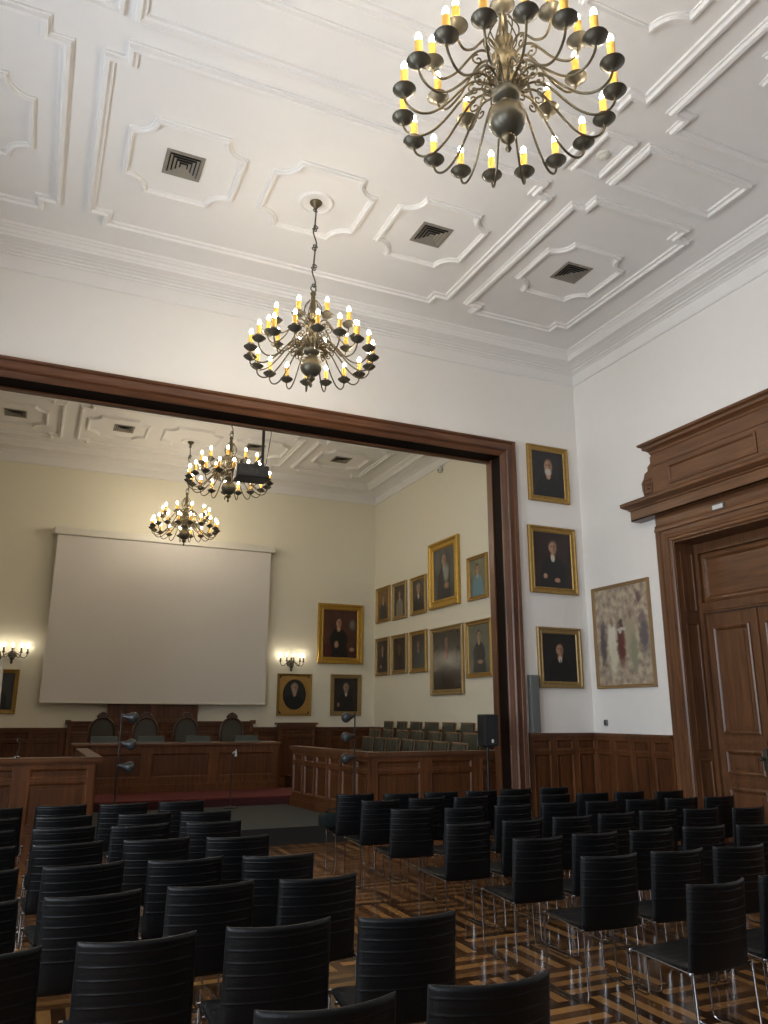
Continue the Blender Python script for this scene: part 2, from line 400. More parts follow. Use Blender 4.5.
# wainscot ---------------------------------------------------------------------
def wainscot(mb, x0, x1, z1, n, fr=.20):
    """along local x, front at y=0 facing -y, board .04 thick behind: plinth, stiles, frieze panels, tall panels, cap"""
    mb.box((x0, .02, 0), (x1, .05, z1), 1)
    mb.box((x0, -.012, 0), (x1, .02, .16), 0)
    mb.box((x0, 0, .16), (x1, .02, .22), 0); mb.box((x0, 0, z1-.06-fr-.045), (x1, .02, z1-.06-fr+.01), 0); mb.box((x0, 0, z1-.10), (x1, .02, z1-.05), 0)
    mb.box((x0, -.012, z1-.055-fr-.015), (x1, 0, z1-.055-fr), 0)
    w = (x1-x0)/n
    for k in range(n+1):
        c = x0+w*k; mb.box((max(x0, c-.05)+.001, -.003, .163), (min(x1, c+.05)-.001, .021, z1-.052), 0)
    for k in range(n):
        a, b = x0+w*k+.05, x0+w*(k+1)-.05
        for (za, zb) in ((.22, z1-.105-fr), (z1-.05-fr, z1-.10)):
            mb.sweep(rect(a, za, b, zb), [(0, 0), (.004, .010), (.014, .006), (.022, -.012), (.022, -.02)], True, lambda u, v, h: (u, -h, v), 0)
            mb.box((a+.07, .008, za+.05), (b-.07, .021, zb-.05), 1)
    mb.box((x0, -.02, z1-.05), (x1, .05, z1-.03), 2); mb.box((x0, -.045, z1-.03), (x1, .05, z1), 2)
    mb.box((x0, -.03, z1-.04), (x1, .05, z1-.03), 2)
def place(origin, ang): return Matrix.Translation(origin) @ Matrix.Rotation(ang, 4, 'Z')
WM = [WAIN, WAIND, WAINX]
def wains(origin, ang, length, z1, n, label):
    m = MB(); m.T = place(origin, ang); wainscot(m, 0, length, z1, n); trim(m, WM, label, 'wainscot')
wains((7.04, Y1-.05, 0), 0, WX-7.04, 1.46, 3, 'dark wood wainscot on the dividing wall beside the portal')
wains((WX-.05, Y1-.05, 0), -PI/2, Y1-.05-8.57, 1.46, 4, 'dark wood wainscot between the corner and the big door')
wains((WX-.05, 6.09, 0), -PI/2, 6.09-Y0, 1.46, 12, 'dark wood wainscot on the near side of the big door')
wains((WX-.05, Y2, 0), -PI/2, Y2-Y1B, 1.42, 14, 'dark wood wainscot under the two rows of portraits')
wains((LX, Y2-.05, 0), 0, WX-LX, 1.42, 18, 'dark wood wainscot along the screen wall')
m = MB()
m.T = place((.86, Y2-.11, 0), 0); wainscot(m, 0, 4.19, 1.56, 6)
for s in (0, 4.19): m.box((s-.06, -.02, 1.50), (s+.06, .09, 1.585), 2)
trim(m, WM, 'raised wainscot section behind the carved chairs', 'wainscot')
m = MB(); m.T = place((1.66, Y2-.15, 0), 0); m.box((0, 0, 1.5), (2.03, .14, 2.35), 1)
for a, b in ((.001, .12), (.95, 1.08), (1.91, 2.029)): m.box((a, -.023, 1.51), (b, .001, 2.349), 0)
m.box((0, -.02, 2.2), (2.03, 0, 2.35), 0); m.box((0, -.03, 1.56), (2.03, 0, 1.62), 2)
trim(m, WM, 'tall dark wood panel showing under the projection screen', 'panelling')
m = MB(); m.T = place((5.66, Y2-.27, 0), 0); wainscot(m, 0, .94, 1.48, 1); m.box((0, .05, 0), (.94, .22, 1.48), 1); m.box((-.05, -.05, 1.48), (.99, .22, 1.53), 2); m.box((-.02, -.03, 0), (.96, .22, .12), 0)
trim(m, WM, 'boxed wooden pilaster below the oval portrait', 'panelling')

# portal ------------------------------------------------------------------------
m = MB()
U = [(PL, 0), (PL, PT), (PR, PT), (PR, 0)]
CAS = [(.05, .02), (0, .02), (0, -.002), (.015, -.012), (.09, -.045), (.095, -.065), (.12, -.085), (.145, -.080), (.155, -.060), (.17, -.055), (.26, -.055), (.27, -.062), (.275, -.090), (.30, -.100), (.32, -.095), (.325, 0)]
# legs and lintel apart so that the grain follows each
def pf(u, v, h): return (u, Y1+h, v)
m.sweep(U, [(o*.78 if h else o*.78, h) for o, h in CAS], False, pf, 0)
n_leg = len(CAS)-1
for i in range(len(m.f)):
    zs = [m.v[k][2] for k in m.f[i]]
    m.m[i] = 1 if min(zs) > 3 else 0
trim(m, [PORT, PORTX], 'moulded brown wooden casing of the wide portal', 'portal')
m = MB()
for s, x in ((1, PL), (-1, PR)):
    m.box((x, Y1+.02, 0), (x-s*.05, Y1+.25, PT+.05), 0)
    m.box((x+s*.0, Y1+.25, 0), (x-s*.05, Y1B+.02, PT+.05), 1)
    m.box((x+s*.02, Y1+.25, 0), (x, Y1+.29, PT), 1)
m.box((PL, Y1+.02, PT), (PR, Y1+.25, PT+.05), 0); m.box((PL, Y1+.25, PT), (PR, Y1B+.02, PT+.05), 0); m.box((PL, Y1+.34, PT-.025), (PR, Y1B+.02, PT+.05), 2)
trim(m, [BLACKW, PORT, PORTX], 'black folding-wall recess lining the portal', 'portal')
m = MB(); m.box((5.05, Y1+.05, PT-.02), (5.12, Y1+.2, PT)); trim(m, BLACKW, 'small black track bracket in the portal head', 'bracket')

# big door -------------------------------------------------------------------------
door = thing('door_1', 'tall brown double door with heavy cornice hood in white wall', 'door', (WX, (DY0+DY1)/2, 0), 0, None, 'structure')
DC = (DY0+DY1)/2
door_inv = Matrix.Translation((-WX, -DC, 0))
def dmb(): q = MB(); q.T = door_inv; return q
def dfr(u, v, h): return (WX-h, u, v)
m = dmb(); DCAS = [(.0, -.02), (0, .02), (.02, .035), (.05, .035), (.06, .05), (.10, .055), (.12, .045), (.19, .045), (.20, .06), (.25, .07), (.275, .065), (.28, 0)]
m.sweep([(DY0, 0), (DY0, DZ), (DY1, DZ), (DY1, 0)], [(o, h) for o, h in DCAS], False, dfr, 0)
for i in range(len(m.f)):
    m.m[i] = 1 if min(m.v[k][2] for k in m.f[i]) > 3 else 0
m.build('door_casing', [OAK, OAKX], door)
# frieze board and hood
m = dmb()
m.box((WX-.055, DY0-.26, DZ+.19), (WX+.02, DY1+.26, 4.62)); m.box((WX-.075, DY0-.28, DZ+.18), (WX, DY1+.28, DZ+.225))
m.build('frieze_board', OAKX, door)
HOOD = [(0, 4.58), (.0, 4.58), (.19, 4.58), (.19, 4.735), (.20, 4.745), (.215, 4.75), (.215, 4.765), (.24, 4.775), (.28, 4.80), (.295, 4.815), (.295, 4.845), (.30, 4.86), (.25, 4.885), (0, 4.90)]
def hood_run(mb, prof, ya, yb, back=0.):
    """returns at both ends: path along the wall, offset outwards"""
    prof = [(o, h) for o, h in prof]
    base = prof[2][0] if False else 0
    # U-shaped path hugging the wall: from wall out, along, and back
    d = prof[2][0]
    path = [(WX, yb), (WX-d, yb), (WX-d, ya), (WX, ya)]
    mb.sweep(path, [(-(o-d), h) for o, h in prof], False, lambda u, v, h: (u, v, h), 0, False)
m = dmb()
hd = [(.19-.19, 4.58), (.19-.19, 4.735), (.015, 4.745), (.025, 4.75), (.025, 4.765), (.05, 4.775), (.09, 4.80), (.105, 4.815), (.105, 4.845), (.11, 4.86), (.06, 4.885), (-.1, 4.90)]
def ring(mb, x, ya, yb, prof):
    path = [(WX+.01, yb), (x, yb), (x, ya), (WX+.01, ya)]
    # travel: away from the wall at yb, along to ya, back: outside lies to the right of travel
    mb.sweep(path, [(o, h) for o, h in prof][::1], False, lambda u, v, h: (u, v, h), 0, False)
ring(m, WX-.19, 5.77, 8.89, [(o, h) for o, h in [(-a, z) for a, z in hd]])
m.box((WX-.19, 5.78, 4.58), (WX, 8.88, 4.60)); m.box((WX-.2, 5.77, 4.87), (WX, 8.89, 4.895))
m.build('hood_cornice', OAKX, door)
m = dmb()
AX = WX-.14
m.box((AX, 6.24, 4.89), (WX, 8.42, 5.56))
m.box((AX-.012, 6.24, 5.33), (AX, 8.42, 5.355))
m.box((AX-.02, 6.23, 4.89), (AX, 8.43, 4.93))
m.sweep([(6.56, 4.98), (8.10, 4.98), (8.10, 5.27), (6.56, 5.27)], [(0, 0), (.0, .018), (.02, .022), (.04, .012), (.05, -.01)], True, lambda u, v, h: (AX-h, u, v), 0)
m.build('attic_board', OAKX, door)
m = dmb(); at = [(0, 5.52), (-.012, 5.53), (-.02, 5.56), (-.05, 5.585), (-.085, 5.60), (-.09, 5.64), (-.13, 5.66), (-.14, 5.69), (-.1, 5.71), (.1, 5.72)]
ring(m, AX, 6.24, 8.42, at); m.box((AX-.1, 6.15, 5.69), (WX, 8.51, 5.71)); m.build('attic_cornice', OAKX, door)
for s, ye in ((1, 8.42), (-1, 6.24)):
    m = dmb()
    prof = [(0, 4.90), (.20, 4.90), (.24, 5.02), (.25, 5.14), (.20, 5.19), (.17, 5.27), (.10, 5.30), (.10, 5.36), (.035, 5.40), (.035, 5.50), (0, 5.50)]
    m.prism([(ye+s*a, z) for a, z in prof], AX+.01, WX, 'yz')
    sp = [(.03, 5.16), (.2, 5.16), (.2, 4.95), (.03, 4.95), (.03, 5.09), (.14, 5.09), (.14, 5.02), (.09, 5.02)]
    m.tube([(AX+.005, ye+s*a, z) for a, z in sp], .011, 6)
    m.build('scroll_bracket', OAK, door)
# reveal
m = dmb()
m.box((WX-.01, DY1-.022, 0), (WX+.42, DY1-.002, DZ-.003)); m.box((WX-.01, DY0+.002, 0), (WX+.42, DY0+.022, DZ-.003)); m.box((WX-.01, DY0+.022, DZ-.022), (WX+.42, DY1-.022, DZ-.002))
for z0, z1 in ((.2, 1.15), (1.27, 3.0), (3.16, 4.02)):
    for y, sg in ((DY1-.022, -1), (DY0+.022, 1)):
        m.sweep([(WX+.08, z0), (WX+.31, z0), (WX+.31, z1), (WX+.08, z1)], [(0, 0), (0, .012), (.015, .014), (.03, 0)], True, lambda u, v, h, y=y, sg=sg: (u, y+sg*h, v), 0)
m.build('door_reveal', OAK, door)
DX = WX+.40
m = dmb()
m.box((DX-.05, DY1-.09, 0), (DX+.06, DY1-.023, DZ-.024)); m.box((DX-.05, DY0+.023, 0), (DX+.06, DY0+.09, DZ-.024)); m.box((DX-.047, DY0+.05, 3.13), (DX+.058, DY1-.05, 3.28)); m.box((DX-.067, DY0+.05, 3.16), (DX-.047, DY1-.05, 3.20)); m.box((DX-.047, DY0+.05, 4.0), (DX+.058, DY1-.05, DZ-.025))
m.build('door_frame', OAK, door)
m = dmb()
m.box((DX+.02, DY0+.09, 3.28), (DX+.04, DY1-.09, 4.0))
m.sweep([(DY0+.10, 3.29), (DY1-.10, 3.29), (DY1-.10, 3.99), (DY0+.10, 3.99)], [(0, -.03), (0, .03), (.03, .045), (.06, .04), (.09, .01), (.10, -.02)], True, lambda u, v, h: (DX+.02-h, u, v), 0)
m.build('transom_panel', OAKX, door)
for s, (a, b) in ((1, (DC+.004, DY1-.09)), (-1, (DY0+.09, DC-.004))):
    m = dmb()
    m.box((DX, a, .01), (DX+.04, b, 3.125))
    st = .125
    for z0, z1 in ((1.50, 2.93), (.98, 1.28), (.20, .80)):
        y0, y1 = a+st, b-st
        m.sweep([(y0, z0), (y1, z0), (y1, z1), (y0, z1)], [(-.01, -.01), (-.01, .025), (.012, .034), (.035, .022), (.05, .004), (.06, -.01)], True, lambda u, v, h: (DX-h, u, v), 0)
        m.box((DX-.012, y0+.10, z0+.085), (DX, y1-.10, z1-.085))
    for z in (.88, 1.39): m.box((DX-.014, a+.06, z-.03), (DX, b-.06, z+.03))
    if s == 1: m.box((DX-.03, a-.03, .01), (DX, a+.03, 3.12))
    lf = m.build('door_leaf', OAK, door)
    m = dmb(); hy = DC+s*.10
    m.bbox((DX-.035, hy-.03, 1.05), (DX-.02+.02, hy+.03, 1.32), .006); m.lathe([(0, -.09), (.02, -.09), (.03, -.075), (.028, -.06), (.012, -.05), (.012, 0)], 14, (DX-.03, hy, 1.2), 0, 'x')
    hd_ = m.build('handle', BRASSD, lf, True)
m = MB(); m.bbox((WX-.085, 7.24, 4.42), (WX-.056, 7.44, 4.50), .004)
m.box((WX-.087, 7.255, 4.432), (WX-.084, 7.425, 4.488), 1)
tag(m.build('sign_plate', [GREYB, WHITEP]), 'small white plate fixed over the big door', 'sign')

# ------------------------------------------------------------------ stage floors
m = MB(); m.prism([(.93, 10.9), (4.56, 10.9), (4.26, 13.66), (.93, 13.66)], 0, .22, 'xy', 0); m.box((.93, 10.885, 0), (4.56, 10.899, .21), 1); m.box((.93, 10.878, .2), (4.56, 10.91, .223), 1)
tag(m.build('platform', [GREYC, BLACKF]), 'low grey carpeted platform with black front edge', 'platform')
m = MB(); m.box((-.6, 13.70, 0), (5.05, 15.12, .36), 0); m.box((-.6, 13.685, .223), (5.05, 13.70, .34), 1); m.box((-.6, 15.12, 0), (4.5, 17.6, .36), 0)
m.lathe([(0, 0), (.018, 0), (.018, .01), (0, .01)], 6, (0, 13.7, .35))
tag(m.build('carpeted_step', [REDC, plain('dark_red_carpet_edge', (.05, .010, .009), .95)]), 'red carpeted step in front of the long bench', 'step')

# ------------------------------------------------------------------ panelled furniture
def panelled(mb, L_, z0, H, n, cap=.16, two=True, stile=.06, plinth=.10, wide=None):
    """front at local y=0 facing -y, .07 thick"""
    mb.box((0, 0, z0), (L_, .07, z0+H-.04), 1)
    mb.box((-.0, -.05, z0), (L_, 0, z0+plinth), 0); mb.box((0, -.03, z0+plinth), (L_, 0, z0+plinth+.03), 0)
    w = L_/n
    top = z0+H-.09
    rows = [(z0+plinth+.10, top-.20), (top-.15, top-.03)] if two else [(z0+plinth+.12, top-.08)]
    mb.box((0, -.018, z0+plinth), (L_, 0, rows[0][0]), 0); mb.box((0, -.018, rows[-1][1]), (L_, 0, z0+H-.04), 0)
    if two: mb.box((0, -.018, rows[0][1]), (L_, 0, rows[1][0]), 0); mb.box((0, -.028, rows[0][1]+.015), (L_, 0, rows[0][1]+.035), 0)
    for k in range(n+1):
        c = w*k; mb.box((max(0, c-stile)+.001, -.0215, z0+plinth+.002), (min(L_, c+stile)-.001, .001, top), 0)
    for k in range(n):
        a, b = w*k+stile, w*(k+1)-stile
        if k == 0: a = stile
        for za, zb in rows:
            mb.sweep(rect(a, za, b, zb), [(-.006, .018), (.0, .028), (.012, .026), (.028, .006), (.03, 0)], True, lambda u, v, h: (u, -h, v), 0)
            if not two or zb-za > .25: mb.box((a+.07, -.009, za+.07), (b-.07, 0, zb-.07), 1)
def railcap(mb, L_, z, w0=-.07, w1=.11, e0=0, e1=0):
    mb.box((e0, w0, z-.045), (L_+e1, w1, z), 2); mb.box((e0, w0+.025, z-.07), (L_+e1, w1-.025, z-.045), 2)
# long bench
bench = thing('judges_bench', 'long panelled wooden bench on the red carpeted step', 'bench', (.84, 15.07, .36))
m = MB(); panelled(m, 3.67, 0, .84, 3, two=False, stile=.085, plinth=.13); m.build('front_panel', WM, bench)
for x in (0, 3.60):
    m = MB(); m.box((x, .07, 0), (x+.07, .62, .80), 1); m.box((x-.004, .1, .12), (x+.074, .58, .2), 0); m.build('side_panel', WM, bench)
m = MB(); m.bbox((-.05, -.07, .80), (3.715, .68, .845), .01, 2); m.build('bench_top', WM, bench)
# court-side enclosure with tiered seats
A, B = Vector((4.68, 10.9, 0)), Vector((4.365, 13.62, 0))
dock = thing('dock_enclosure', 'panelled wooden enclosure around the tiered olive seats', 'enclosure', (4.68, 10.9, 0))
INV = Matrix.Translation((-4.68, -10.9, 0))
m = MB(); m.T = INV @ place((4.68, 10.9, 0), 0); LR = WX-.06-4.68
panelled(m, LR, 0, 1.18, 4, two=True, stile=.09, plinth=.3); m.build('front_panel', WM, dock)
m = MB(); d = A-B; ang = math.atan2(d.y, d.x); m.T = INV @ place(B, ang)
panelled(m, d.length, 0, 1.18, 6, two=True, stile=.045, plinth=.32); m.box((0, -.09, 0), (d.length, -.05, .2), 0); m.build('side_panel', WM, dock)
m = MB(); m.T = INV @ place((4.68, 10.9, 0), 0); railcap(m, LR, 1.19, e0=-.07)
m.T = INV @ place(B, ang); railcap(m, d.length, 1.189, e0=-.04, e1=-.02); m.build('top_rail', WM, dock)
dockl = thing('dock_enclosure', 'panelled wooden enclosure whose corner hides the end of the long bench', 'enclosure', (.875, 10.9, 0))
INV = Matrix.Translation((-.82, -10.9, 0)); m = MB(); m.T = INV @ place((-2.6, 10.9, 0), 0)
panelled(m, 3.42, 0, 1.18, 4, two=True, stile=.09, plinth=.3); m.build('front_panel', WM, dockl)
m = MB(); m.T = INV @ place((.82, 10.97, 0), PI/2); panelled(m, 2.68, 0, 1.18, 6, two=True, stile=.045, plinth=.32); m.build('side_panel', WM, dockl)
m = MB(); m.T = INV @ place((-2.6, 10.9, 0), 0); railcap(m, 3.42, 1.19, e1=.07); m.T = INV @ place((.82, 10.97, 0), PI/2); railcap(m, 2.68, 1.189); m.build('top_rail', WM, dockl)
# tiers
for (x0, x1, z, lb) in ((5.55, 6.618, .39, 'lowest'), (6.62, 7.318, .52, 'middle'), (7.32, 8.24, .68, 'topmost')):
    m = MB(); m.box((x0, 11.05, 0), (x1, 17.9, z-.03)); m.box((x0-.02 if z < .45 else x0, 11.05, z-.03), (x1, 17.9, z))
    tag(m.build('seating_tier', DKWOOD), '%s wooden step under the olive seats' % lb, 'step', 'steps under the olive seats')

# tiered olive seats
def tier_seat():
    t = thing('tiered_seat', 'x', 'seat')
    m = MB()   # faces -x ; back panel
    def back(u, v):
        a = 2*PI*u; ex = .9
        return (0, 0, 0)
    bm_ = MB()
    m.T = Matrix.Translation((.21, 0, .42)) @ Matrix.Rotation(math.radians(8), 4, 'Y')
    m.bbox((-.035, -.235, 0), (.02, .235, .46), .022); o = m.build('backrest', OLIVE, t, True, 50)
    m = MB(); m.T = Matrix.Translation((.21, 0, .42)) @ Matrix.Rotation(math.radians(8), 4, 'Y')
    m.bbox((-.04, -.238, .452), (.04, .238, .482), .008); m.bbox((.018, -.24, .0), (.04, .24, .47), .008); m.build('back_shell', TAN, t)
    m = MB(); m.bbox((-.24, -.23, .38), (.2, .23, .46), .025); m.build('seat', OLIVE, t, True, 50)
    for s in (-1, 1):
        m = MB(); m.bbox((-.22, s*.235-.015, 0), (.24, s*.235+.015, .40), .006); m.build('side_panel', DKWOOD, t)
    return t
def lerp(a, b, t): return a+(b-a)*t
ROWS = [('front', 6.20, .39, 15.25, 11.45, ['first', 'second', 'third', 'fourth', 'fifth', 'sixth', 'seventh']),
        ('middle', 6.90, .52, 16.5, 12.2, None), ('back', 7.62, .68, 17.35, 12.85, None)]
ORD = ['first', 'second', 'third', 'fourth', 'fifth', 'sixth', 'seventh', 'eighth']
src = None
for nm, x, z, ya, yb, _ in ROWS:
    for k in range(7):
        lb = 'olive leather seat in the %s tier row, %s counted from the screen wall' % (nm, ORD[k])
        loc = (x, lerp(ya, yb, k/6), z)
        if src is None: src = tier_seat(); o = src
        else: o = dup(src)
        o.location = loc; o.rotation_euler = (0, 0, math.radians(random.uniform(-5, 5))); tag(o, lb, 'seat', 'olive seats on the tiers')

# carved chairs behind the bench
def judge_chair():
    t = thing('carved_armchair', 'x', 'chair')
    def arch(hw, zb, zs, zt, n=14):
        P = [(-hw, zb), (hw, zb), (hw, zs)]
        for k in range(1, n):
            a = PI*k/n; P.append((hw*math.cos(a), zs+(zt-zs)*math.sin(a)))
        P.append((-hw, zs)); return P
    m = MB(); m.prism(arch(.27, .40, 1.02, 1.29), .27, .32, 'xz'); m.build('back_frame', DKWOOD, t)
    m = MB(); m.prism(arch(.225, .46, 1.0, 1.245), .25, .275, 'xz'); m.build('back_cushion', JUDGE, t)
    m = MB(); m.tube([(.27*math.cos(PI*k/16), .262, 1.02+.27*math.sin(PI*k/16)) for k in range(17)], .022, 8)
    for s in (-1, 1): m.tube([(s*.27, .262, .42), (s*.27, .262, 1.03)], .022, 8)
    for a, r in ((PI/2, .055), (PI/2+.3, .04), (PI/2-.3, .04)): m.lathe([(0, -.02), (r, -.015), (r, .015), (0, .02)], 12, (.30*math.cos(a), .27, 1.02+.30*math.sin(a)), 0, 'y')
    m.tube([(-.13, .27, 1.30), (-.07, .27, 1.36), (0, .27, 1.385), (.07, .27, 1.36), (.13, .27, 1.30)], .018, 8)
    m.build('carved_crest', DKWOOD, t, True)
    m = MB(); m.bbox((-.27, -.26, .40), (.27, .25, .49), .02); m.build('seat', JUDGE, t)
    for s in (-1, 1):
        m = MB(); m.tube([(s*.28, .27, .72), (s*.29, 0, .70), (s*.29, -.2, .69), (s*.29, -.24, .66)], .022, 8); m.tube([(s*.29, -.2, .69), (s*.29, -.2, .42)], .018, 8); m.build('armrest', DKWOOD, t, True)
        for y in (-.22, .28):
            m = MB(); m.box((s*.25-.025, y-.025, 0), (s*.25+.025, y+.025, .41)); m.build('leg', DKWOOD, t)
    return t
src = None
JC = [(1.36, 16.05, 'nearest the corner enclosure'), (2.17, 16.05, 'second from the corner enclosure'), (2.95, 16.05, 'third from the corner enclosure'), (3.88, 16.05, 'with clear carved crest, by the white wall gap')]
for x, y, lb in JC:
    o = src = judge_chair() if src is None else src
    if (x, y, lb) != JC[0]: o = dup(src)
    o.location = (x, y, .36); o.scale = (.87, 1, 1); tag(o, 'carved high-backed armchair behind the long bench, %s' % lb, 'chair', 'carved armchairs behind the bench')
# low grey-green stands on the bench
src = None
for x, lb in ((1.33, 'first from the corner enclosure'), (2.15, 'second from the corner enclosure'), (3.02, 'third from the corner enclosure'), (3.95, 'nearest the free end of the bench')):
    if src is None:
        t = thing('desk_board', 'x', 'desk board'); src = t
        m = MB(); m.bbox((-.23, -.02, .02), (.23, .02, .12), .006); m.build('board', GGREY, t)
        m = MB(); m.bbox((-.235, -.07, 0), (.235, .07, .022), .004); m.build('foot', GREYB, t)
    else: t = dup(src)
    t.location = (x, 15.35, 1.206); tag(t, 'low grey-green board standing on the long bench, %s' % lb, 'desk board', 'grey-green boards on the bench')

# ------------------------------------------------------------------ chandeliers
def chandelier(x, y, zoff, label, chain_top=CZ):
    t = thing('chandelier', label, 'chandelier', (x, y, 0), 0, 'candle chandeliers')
    z = zoff
    m = MB()
    prof = [(0, 5.36), (.012, 5.372), (.022, 5.392), (.014, 5.412), (.012, 5.43), (.030, 5.445), (.045, 5.462), (.052, 5.475), (.046, 5.49), (.040, 5.50)]
    for k in range(0, 13):
        a = -PI/2+.32+(PI-.64)*k/12; prof.append((.128*math.cos(a), 5.628+.128*math.sin(a)))
    prof += [(.05, 5.765), (.046, 5.775), (.085, 5.79), (.098, 5.81), (.10, 5.84), (.09, 5.862), (.06, 5.875), (.048, 5.90), (.052, 5.93), (.075, 5.95), (.078, 5.975), (.055, 5.99), (.042, 6.01), (.05, 6.06), (.075, 6.09), (.088, 6.12), (.088, 6.15), (.06, 6.17), (.04, 6.19), (.042, 6.24), (.062, 6.265), (.065, 6.29), (.045, 6.31), (.032, 6.34), (.036, 6.40), (.03, 6.46), (.024, 6.54), (.034, 6.56), (.034, 6.58), (.016, 6.60), (0, 6.605)]
    nb = 26
    m.lathe([(r, h+z) for r, h in prof], 24)
    for i, f in enumerate(m.f):
        hz = sum(m.v[k][2] for k in f)/4-z
        m.m[i] = 1 if (5.77 < hz < 5.87 or 5.5 < hz < 5.64) else 0
    m.build('stem', [BRASS, BRASSD], t, True, 50)
    # chain of S hooks
    m = MB(); z0, z1 = 6.60+z, chain_top-.10
    m.tube([(.035*math.cos(2*PI*k/14), 0, z0+.035+.035*math.sin(2*PI*k/14)) for k in range(14)], .008, 6, closed=True)
    za = z0+.06; nseg = max(2, round((z1-za)/.27)); sl = (z1-za)/nseg
    for q in range(nseg):
        a = q % 2
        pts = []
        for k in range(25):
            s = k/24
            if s < .3: f = s/.3; ang = PI*1.25*(1-f); px, pz = .028*math.sin(ang+PI), .03*(1-math.cos(ang))*.6+ .0
            off = .03*math.sin(2*PI*s)*(1 if s < .5 else 1)
            pts.append((off if a == 0 else off*.4, off*.4 if a == 0 else off, za+sl*(q+s)))
        m.tube(pts, .0095, 6)
        for e in (.08, .92):
            m.tube([(.026*math.cos(2*PI*k/12)+(.008 if e < .5 else -.008), .0+.01*math.sin(2*PI*k/12), za+sl*(q+e)+.026*math.sin(2*PI*k/12)) for k in range(12)], .0075, 6, closed=True)
    m.build('chain', BRASSD, t, True)
    m = MB(); m.lathe([(0, -.125), (.014, -.12), (.018, -.09), (.03, -.07), (.055, -.045), (.075, -.02), (.08, 0)], 18, (0, 0, chain_top)); m.build('canopy', BRASS, t, True)
    # scroll brackets round the stem, each a part
    def sp(r0, zc, rad, turns, sgn, n=22):
        P = []
        for i in range(n):
            q = i/(n-1); th = turns*2*PI*q; rr = rad*(1-.75*q)
            P.append((r0+rad-rr*math.cos(th), 0, zc+z+sgn*rr*math.sin(th)))
        return P
    for (nm, pts, rr, n, a0) in (('scroll', sp(.07, 5.88, .055, 1.3, 1), .0065, 12, .1), ('scroll', sp(.08, 6.02, .045, 1.2, -1), .0065, 12, .1),
                                 ('stem_rib', [(.04+.07*math.sin(PI*q/10), 0, 6.2+.028*q+z) for q in range(11)], .0055, 8, 0)):
        m = MB(); m.tube(pts, rr, 5); o0 = m.build(nm, BRASS, t, True); o0.rotation_euler = (0, 0, a0)
        for k in range(1, n): dup(o0, t).rotation_euler = (0, 0, a0+2*PI*k/n)
    # one lower and one upper arm, then copies turned round the stem
    low = [(.085, 5.835), (.13, 5.885), (.19, 5.905), (.25, 5.885), (.31, 5.825), (.38, 5.735), (.45, 5.655), (.52, 5.600), (.585, 5.580), (.64, 5.590), (.685, 5.625), (.708, 5.670), (.712, 5.715)]
    upp = [(.075, 6.12), (.11, 6.165), (.16, 6.18), (.21, 6.15), (.27, 6.07), (.33, 5.985), (.39, 5.93), (.44, 5.905), (.48, 5.92), (.505, 5.955), (.51, 6.00)]
    def curl(p0, sg):
        P = []
        for i in range(16):
            q = i/15; th = 2*PI*1.15*q; rr = .045*(1-.8*q)
            P.append((p0[0]+sg*0+.045*0+rr*math.sin(th)*1.0, p0[1]-.045+rr*math.cos(th)))
        return P
    for (path, n, R, zc, off) in ((low, 18, .712, 5.73, 6.2), (upp, 10, .51, 6.015, 19.2)):
        first = None
        for k in range(n):
            a = 2*PI*k/n+math.radians(off)
            if first is None:
                # smooth the path
                V = [Vector((p[0], 0, p[1]+z)) for p in path]
                S = []
                for i in range(len(V)-1):
                    p0, p1, p2, p3 = V[max(i-1, 0)], V[i], V[i+1], V[min(i+2, len(V)-1)]
                    for q in range(3):
                        s = q/3; S.append(.5*((2*p1)+(p2-p0)*s+(2*p0-5*p1+4*p2-p3)*s*s+(3*p1-p0-3*p2+p3)*s**3))
                S.append(V[-1])
                m = MB(); m.tube(S, .0088, 7)
                m.tube([(r, 0, h+z) for r, h in curl((path[3][0]-.02, path[3][1]-.01), 1)], .0065, 5)
                arm = m.build('arm', BRASS, t, True); first = arm; arm['tier'] = n
                c = (R, 0, zc+z)
                m = MB(); m.lathe([(0, -.040), (.012, -.036), (.016, -.028), (.034, -.022), (.058, -.006), (.070, .012), (.079, .017), (.077, .021), (.055, .008), (.03, .006), (.024, .018), (.040, .028), (.045, .040), (.041, .055), (.036, .056), (.028, .035), (0, .03)], 18, c); m.build('drip_pan', BRASSD, arm, True, 50)
                m = MB(); m.lathe([(0, .03), (.026, .032), (.026, .168), (.022, .173), (0, .173)], 12, c); m.build('candle', CANDLE, arm, True, 50)
                m = MB(); m.lathe([(.006, .171), (.016, .184), (.021, .20), (.019, .217), (.011, .234), (.003, .244), (0, .245)], 10, c); m.build('bulb', BULB, arm, True, 60)
                arm.rotation_euler = (0, 0, a)
            else:
                arm = dup(first, t); arm.rotation_euler = (0, 0, a)
    return t
ch1 = chandelier(2.54, 3.66, 0, 'largest brass candle chandelier, cut by the top edge, over the chairs')
def chand_copy(x, y, z, label):
    c = dup(ch1); c.location = (x, y, z); c['label'] = label; return c
# full-length chains are identical, so the copies hang from the same ceiling
c2 = chand_copy(2.58, 7.86, 0, 'brass candle chandelier hanging on a long chain above the portal')
c3 = chand_copy(2.86, 13.2, .0, 'brass candle chandelier beyond the portal, beside the black projector')
c4_ = chand_copy(2.80, 17.25, .0, 'brass candle chandelier farthest away, hanging above the projection screen')
for o, a in ((c2, math.radians(10.3)), (c3, .3), (c4_, .05)): o.rotation_euler = (0, 0, a)
for o in c2.children:
    if o.get('tier') == 10: o.rotation_euler.z -= math.radians(11.7)
for o in list(bpy.data.objects):
    if 'tier' in o: del o['tier']
